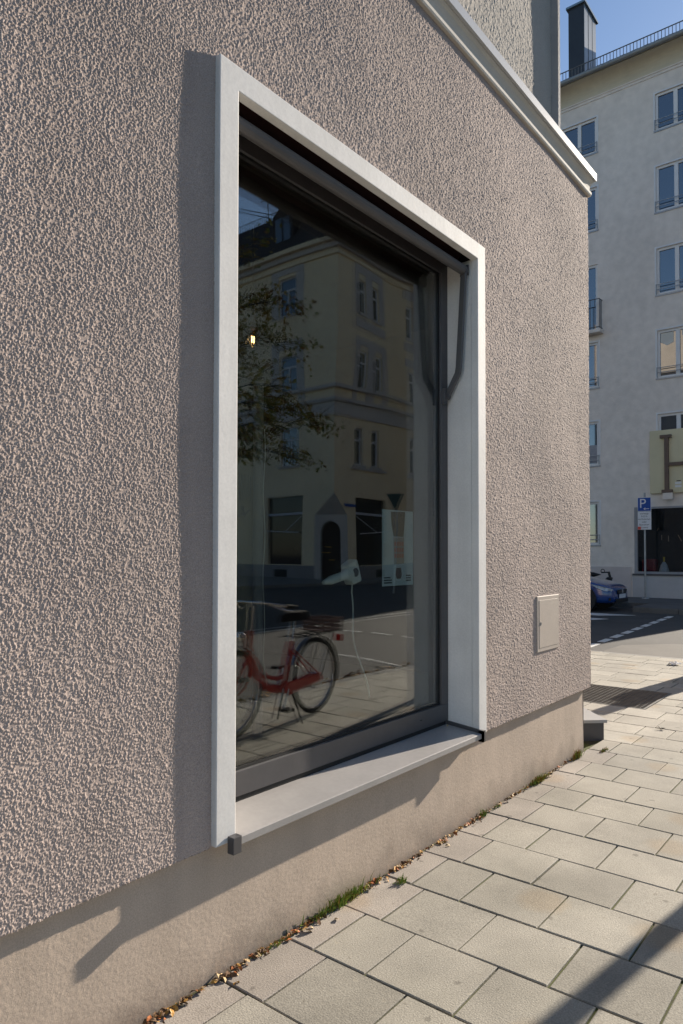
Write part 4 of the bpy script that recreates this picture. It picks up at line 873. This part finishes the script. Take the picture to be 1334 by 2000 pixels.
m = MB(); m.add([(CX + 1.0, -20.6, 22.0), (CX + 1.0, -23.2, 21.0), (CX + 1.0, -23.2, 22.1), (CX + 1.0, -21.9, 25.6)], [(0, 1, 2, 3)]); m.add([(CX + 1.0, -20.6, 22.0), (CX + 3.4, -20.6, 22.0), (CX + 2.2, -21.9, 25.6), (CX + 1.0, -21.9, 25.6), (CX + 1., -23.2, 22.1), (CX + 3.4, -23.2, 22.1)], [(0, 1, 2, 3), (3, 2, 5, 4)]); m.build('corner_gable', M_slate, yr)
fe = MB(); y = -36.
while y < -23.4: fe.tube([(CX + 1.6, y, 22.2), (CX + 1.6, y, 22.75)], .018, 5); y += .22
fe.tube([(CX + 1.6, -36, 22.72), (CX + 1.6, -23.4, 22.72)], .018, 5); stuff(fe.build('ridge_fence', M_gr, yr))
# unseen block further along the street, added to shade the road and tree
m = MB(); wall_holes(m, (38.2, -11.9, 0), (1, 0, 0), (0, 0, 1), 12, 22, [(1.5 + i * 2.6, 2.6 + i * 2.6, b, b + 1.7) for i in range(4) for b in (5, 8.5, 12)], .2, (0, -1, 0)); m.quad((38.2, -11.9, 0), (38.2, -20.1, 0), (38.2, -20.1, 22), (38.2, -11.9, 22)); m.quad((50.2, -11.9, 0), (50.2, -20.1, 0), (50.2, -20.1, 22), (50.2, -11.9, 22)); m.quad((38.2, -11.9, 22), (50.2, -11.9, 22), (50.2, -20.1, 22), (38.2, -20.1, 22)); m.build('shading_block', M_yel, yb)

# roof aerial
an = thing('roof_aerial', 'thin television aerial on the mirrored dark roof', 'aerial', (31.2, -26.9, 22.3))
m = MB(); m.tube([(31.2, -26.9, 22.2), (31.2, -26.9, 25.6)], .035, 6); m.build('mast', M_gr, an)
for z, l in ((25.2, 1.3), (24.6, .9), (23.9, 1.5)):
    m = MB(); m.tube([(31.2, -26.9 - l / 2, z - .1), (31.2, -26.9 + l / 2, z + .1)], .018, 5)
    for k in range(6): yk = -26.9 - l / 2 + l * k / 5; m.tube([(31.0, yk, z - .25), (31.0, yk, z + .25)], .012, 4)
    m.build('dipole_array', M_gr, an)

# overhead wires
for k, lab in enumerate(('upper of two dark overhead wires crossing the mirrored sky', 'lower of two dark overhead wires crossing the mirrored sky')):
    o_ = thing('overhead_wire', lab, 'wire', (14, -11, 10), 'overhead wires'); m = MB(); m.tube([(14.4, -40, 21.6 - .12 * k), (14.0, -11.14, 11.53 - .09 * k), (13.6, -8.77, 10.45 - .12 * k), (13, 1.9, 9.0)], .012, 5); m.build('cable', M_black, o_)

# give-way sign seen from behind
gw = thing('give_way_sign', 'dark back of a triangular give-way sign mirrored above the poster', 'sign', (22, -11.1, Z_ROAD))
m = MB(); yc = -11.08; m.prism([(21.95, yc - .38, 3.74), (21.95, yc + .38, 3.74), (21.95, yc + .04, 3.11), (21.95, yc - .04, 3.11)], (.02, 0, 0)); m.build('plate', pmat('sign_back_green', (.030, .055, .048), .6, .08), gw)
MB().tube([(22.0, yc, Z_ROAD), (22.0, yc, 3.7)], .035, 10).build('post', M_steel, gw)

# street tree
def tree(x, y, seed):
    r = random.Random(seed); t = thing('street_tree', 'half-bare autumn street tree mirrored at the left of the glass', 'tree', (x, y, Z_ROAD)); tk = MB(); cw = MB()
    tk.tube([(x, y, Z_ROAD), (x + .05, y, 1.5), (x, y + .1, 3.2), (x + .1, y + .1, 5.0), (x, y + .15, 7.5), (x, y + .2, 9.6)], [.24, .19, .17, .12, .07, .03], 10)
    for i in range(24):
        a_ = i * 2.399 + r.uniform(-.3, .3); z0 = 3.2 + 5.6 * (i / 24.) ; L_ = (5.0 - 2.3 * ((z0 - 3.2) / 5.6) ** 1.3) * r.uniform(.8, 1.1)
        d = Vector((math.cos(a_), math.sin(a_), 0)); p = Vector((x, y + .1, z0)); pts = [p]; rise = r.uniform(.9, 1.5)
        for k in range(1, 7):
            s_ = k / 6; pts.append(p + d * L_ * s_ + Vector((r.gauss(0, .1), r.gauss(0, .1), rise * math.sin(s_ * 1.9) * 1.2 + r.gauss(0, .06))))
        tk.tube(pts, [.055, .045, .035, .026, .018, .012, .006], 6)
        for k in range(2, 7):
            for _ in range(4):
                b_ = pts[k]; dd = (d + Vector((r.gauss(0, .8), r.gauss(0, .8), r.gauss(0, .35)))).normalized() * r.uniform(.5, 1.3); e_ = b_ + dd
                tk.tube([b_, b_ + dd * .5 + Vector((0, 0, .05)), e_], [.012, .008, .004], 4)
                if r.random() < .72:
                    for _l in range(r.randint(18, 55)):
                        c0 = b_ + dd * r.uniform(.3, 1.1) + Vector((r.gauss(0, .16), r.gauss(0, .16), r.gauss(0, .13))); s2 = r.uniform(.05, .10)
                        u = Vector((r.gauss(0, 1), r.gauss(0, 1), r.gauss(0, .6))).normalized(); v = u.cross(Vector((r.gauss(0, 1), r.gauss(0, 1), r.gauss(0, 1)))).normalized()
                        cw.add([c0 - u * s2, c0 + v * s2 * .6, c0 + u * s2, c0 - v * s2 * .6], [(0, 1, 2, 3)], r.choices((0, 1, 2), (4, 4, 2))[0])
    tk.build('trunk', pmat('grey_brown_bark', (.06, .047, .036), .9, .2, 6), t, smooth=True)
    cw.build('crown', [pmat('leaf_olive', (.21, .20, .045), .6, .25, 9, spec=.1), pmat('leaf_ochre', (.36, .26, .05), .6, .25, 9, spec=.1), pmat('leaf_rusty', (.24, .12, .03), .6, .25, 9, spec=.1)], t)
tree(12.4, -12.9, 5)

# red city bicycle on the pavement behind the camera's right shoulder
bk = thing('red_bicycle', 'red step-through city bicycle with rear crate, mirrored at the lower left of the glass', 'bicycle', (4.20, -.125, 0), rz=R(176), local=True)
M_bred = pmat('red_bike_enamel', (.42, .022, .018), .3, .06, 10, coat=.6); M_saddle = pmat('black_saddle', (.012, .010, .010), .8, .1)
wr = .335; RA, FA = Vector((-.53, 0, wr)), Vector((.53, 0, wr)); BB = Vector((-.06, 0, .29))
m = MB()
m.tube([(.365, 0, .56), (.335, 0, .80)], .026, 12); m.tube([(.37, 0, .62), (.27, 0, .46), (.16, 0, .345), (.04, 0, .295), BB], .036, 12); m.tube([(.36, 0, .70), (.25, 0, .53), (.15, 0, .42), (.03, 0, .375), (-.10, 0, .39)], .018, 10)
m.tube([BB, (-.19, 0, .66)], .026, 12)
for s_ in (-.06, .06):
    m.tube([BB + Vector((-.02, s_ * .5, 0)), RA + Vector((0, s_, 0))], .011, 8); m.tube([(-.175, s_ * .3, .60), RA + Vector((0, s_, 0))], .009, 8)
m.build('frame', M_bred, bk, smooth=True)
m = MB(); m.tube([(.365, 0, .57), (.372, 0, .53)], .028, 10)
for s_ in (-.05, .05): m.tube([(.37, s_ * .6, .545), (.395, s_, .47), (.45, s_, .38), FA + Vector((0, s_, 0))], [.017, .016, .013, .010], 8)
m.build('fork', M_bred, bk, smooth=True)
for cpos in (RA, FA):
    m = MB(); m.torus(cpos, 'y', wr - .021, .021, 44, 8); wh = m.build('wheel', M_black, bk, smooth=True)
    m = MB(); m.torus(cpos, 'y', wr - .046, .009, 40, 6, sx=1.3); m.build('rim', M_chrome, wh, smooth=True)
    m = MB(); m.tube([cpos + Vector((0, -.05, 0)), cpos + Vector((0, .05, 0))], .022, 10)
    for k in range(28):
        a_ = 2 * math.pi * k / 28; b_ = a_ + (.5 if k % 2 else -.5); s_ = .03 if k % 4 < 2 else -.03
        m.tube([cpos + Vector((.02 * math.cos(b_), s_, .02 * math.sin(b_))), cpos + Vector(((wr - .05) * math.cos(a_), 0, (wr - .05) * math.sin(a_)))], .0016, 4)
    m.build('spokes', M_chrome, wh)
    lo_, hi_ = (R(-5), R(165)) if cpos is RA else (R(40), R(185))
    if cpos is RA: lo_, hi_ = R(20), R(195)
    m = MB(); m.torus(cpos, 'y', wr + .022, .007, 26, 6, lo_, hi_, sx=4.2); m.build('mudguard', pmat('silver_mudguard', (.42, .42, .43), .3, .08, metal=.8), bk, smooth=True)
m = MB(); m.tube([(-.19, 0, .62), (-.245, 0, .89)], .013, 10); m.build('seat_post', M_chrome, bk)
m = MB(); m.add([(-.37, -.085, 0.845), (-.37, .085, 0.845), (-.25, .07, 0.840), (-.12, .022, 0.835), (-.05, .016, 0.832), (-.05, -.016, 0.832), (-.12, -.022, 0.835), (-.25, -.07, 0.840), (-.375, -.06, .923), (-.375, .06, .923), (-.25, .05, .907), (-.12, .018, .905), (-.055, .012, .897), (-.055, -.012, .897), (-.12, -.018, .905), (-.25, -.05, .907)], [(0, 7, 6, 5, 4, 3, 2, 1), (8, 9, 10, 11, 12, 13, 14, 15)] + [(i, (i + 1) % 8, 8 + (i + 1) % 8, 8 + i) for i in ()] + [(0, 1, 9, 8), (1, 2, 10, 9), (2, 3, 11, 10), (3, 4, 12, 11), (4, 5, 13, 12), (5, 6, 14, 13), (6, 7, 15, 14), (7, 0, 8, 15)]); m.build('saddle', M_saddle, bk, bevel=.012, seg=3)
m = MB(); m.tube([(.335, 0, .79), (.315, 0, .98), (.36, 0, 1.02)], .013, 10); m.tube([(.10, -.29, .99), (.22, -.28, 1.0), (.34, -.12, 1.03), (.37, 0, 1.03), (.34, .12, 1.03), (.22, .28, 1.0), (.10, .29, .99)], .011, 8); hb_ = m.build('handlebar', M_chrome, bk, smooth=True)
for s_ in (-1, 1):
    m = MB(); m.tube([(.10, s_ * .29, .99), (.225, s_ * .28, 1.0)], .017, 10); m.build('grip', M_saddle, hb_)
    m = MB(); m.tube([(.30, s_ * .2, 1.01), (.20, s_ * .255, .965), (.13, s_ * .265, .955)], .006, 6); m.build('brake_lever', M_chrome, hb_)
m = MB()
for s_ in (-.02, .02): m.tube([(.36, s_, 1.0), (.42, s_ * 2, .88), (.40, s_, .72), (.38, s_, .62)], .003, 5)
m.build('brake_cable', M_black, bk)
m = MB(); m.lathe([(.0, 0), (.035, .0), (.045, .05), (.03, .08)], (0, 0, 0), 14); o_ = m.build('headlight', M_chrome, bk, smooth=True); o_.data.transform(Matrix.Translation((.50, 0, .76)) @ Matrix.Rotation(R(-90), 4, 'Y'))
m = MB(); m.tube([(-.15, -.07, .70), (-.90, -.07, .72)], .007, 6); m.tube([(-.15, .07, .70), (-.90, .07, .72)], .007, 6)
for k in range(6): m.tube([(-.2 - .13 * k, -.07, .705), (-.2 - .13 * k, .07, .705)], .005, 5)
for s_ in (-.07, .07): m.tube([RA + Vector((0, s_, 0)), (-.72, s_, .715)], .006, 5)
m.build('carrier', M_black, bk)
m = MB(); xa, xb, ya_ = -.80, -.50, .12
m.box((xa, -ya_, .728), (xb, ya_, .738))
for z in (.75, .785, .82):
    m.box((xa, -ya_, z), (xb, -ya_ + .008, z + .022)); m.box((xa, ya_ - .008, z), (xb, ya_, z + .022)); m.box((xa, -ya_ + .008, z), (xa + .008, ya_ - .008, z + .022)); m.box((xb - .008, -ya_ + .008, z), (xb, ya_ - .008, z + .022))
for xx in (xa + .004, (xa + xb) / 2, xb - .016):
    for yy in (-ya_ + .008, ya_ - .018): m.box((xx, yy, .739), (xx + .01, yy + .01, .845))
m.build('crate', pmat('dark_red_crate', (.15, .095, .085), .6, .1), bk)
m = MB(); m.prism([(-.58, -.065, .30), (-.55, -.065, .36), (-.05, -.065, .345), (0.0, -.065, .29), (-.05, -.065, .235), (-.55, -.065, .285)], (0, .02, 0)); m.build('chain_case', M_bred, bk, bevel=.008)
for s_, a_ in ((-1, R(-60)), (1, R(120))):
    e_ = BB + Vector((.17 * math.cos(a_), s_ * .075, .17 * math.sin(a_))); m = MB(); m.tube([BB + Vector((0, s_ * .06, 0)), e_], .010, 8); cr_ = m.build('crank', M_chrome, bk)
    m = MB(); m.box(e_ + Vector((-.045, s_ * .01, -.012)), e_ + Vector((.045, s_ * .09, .012))); m.build('pedal', M_black, cr_)
m = MB(); m.tube([(-.12, .04, .27), (-.16, .14, .0)], .009, 8); m.tube([(-.12, -.04, .27), (-.16, -.14, .0)], .009, 8); m.build('kickstand', M_black, bk)
m = MB(); m.box((-.935, -.03, .60), (-.90, .03, .66)); m.build('tail_light', pmat('red_lens', (.45, .01, .01), .2, .05), bk)
m = MB(); m.tube([(.43, -.06, .44), (.52, -.06, .44)], .02, 10); m.build('dynamo', M_anth, bk)
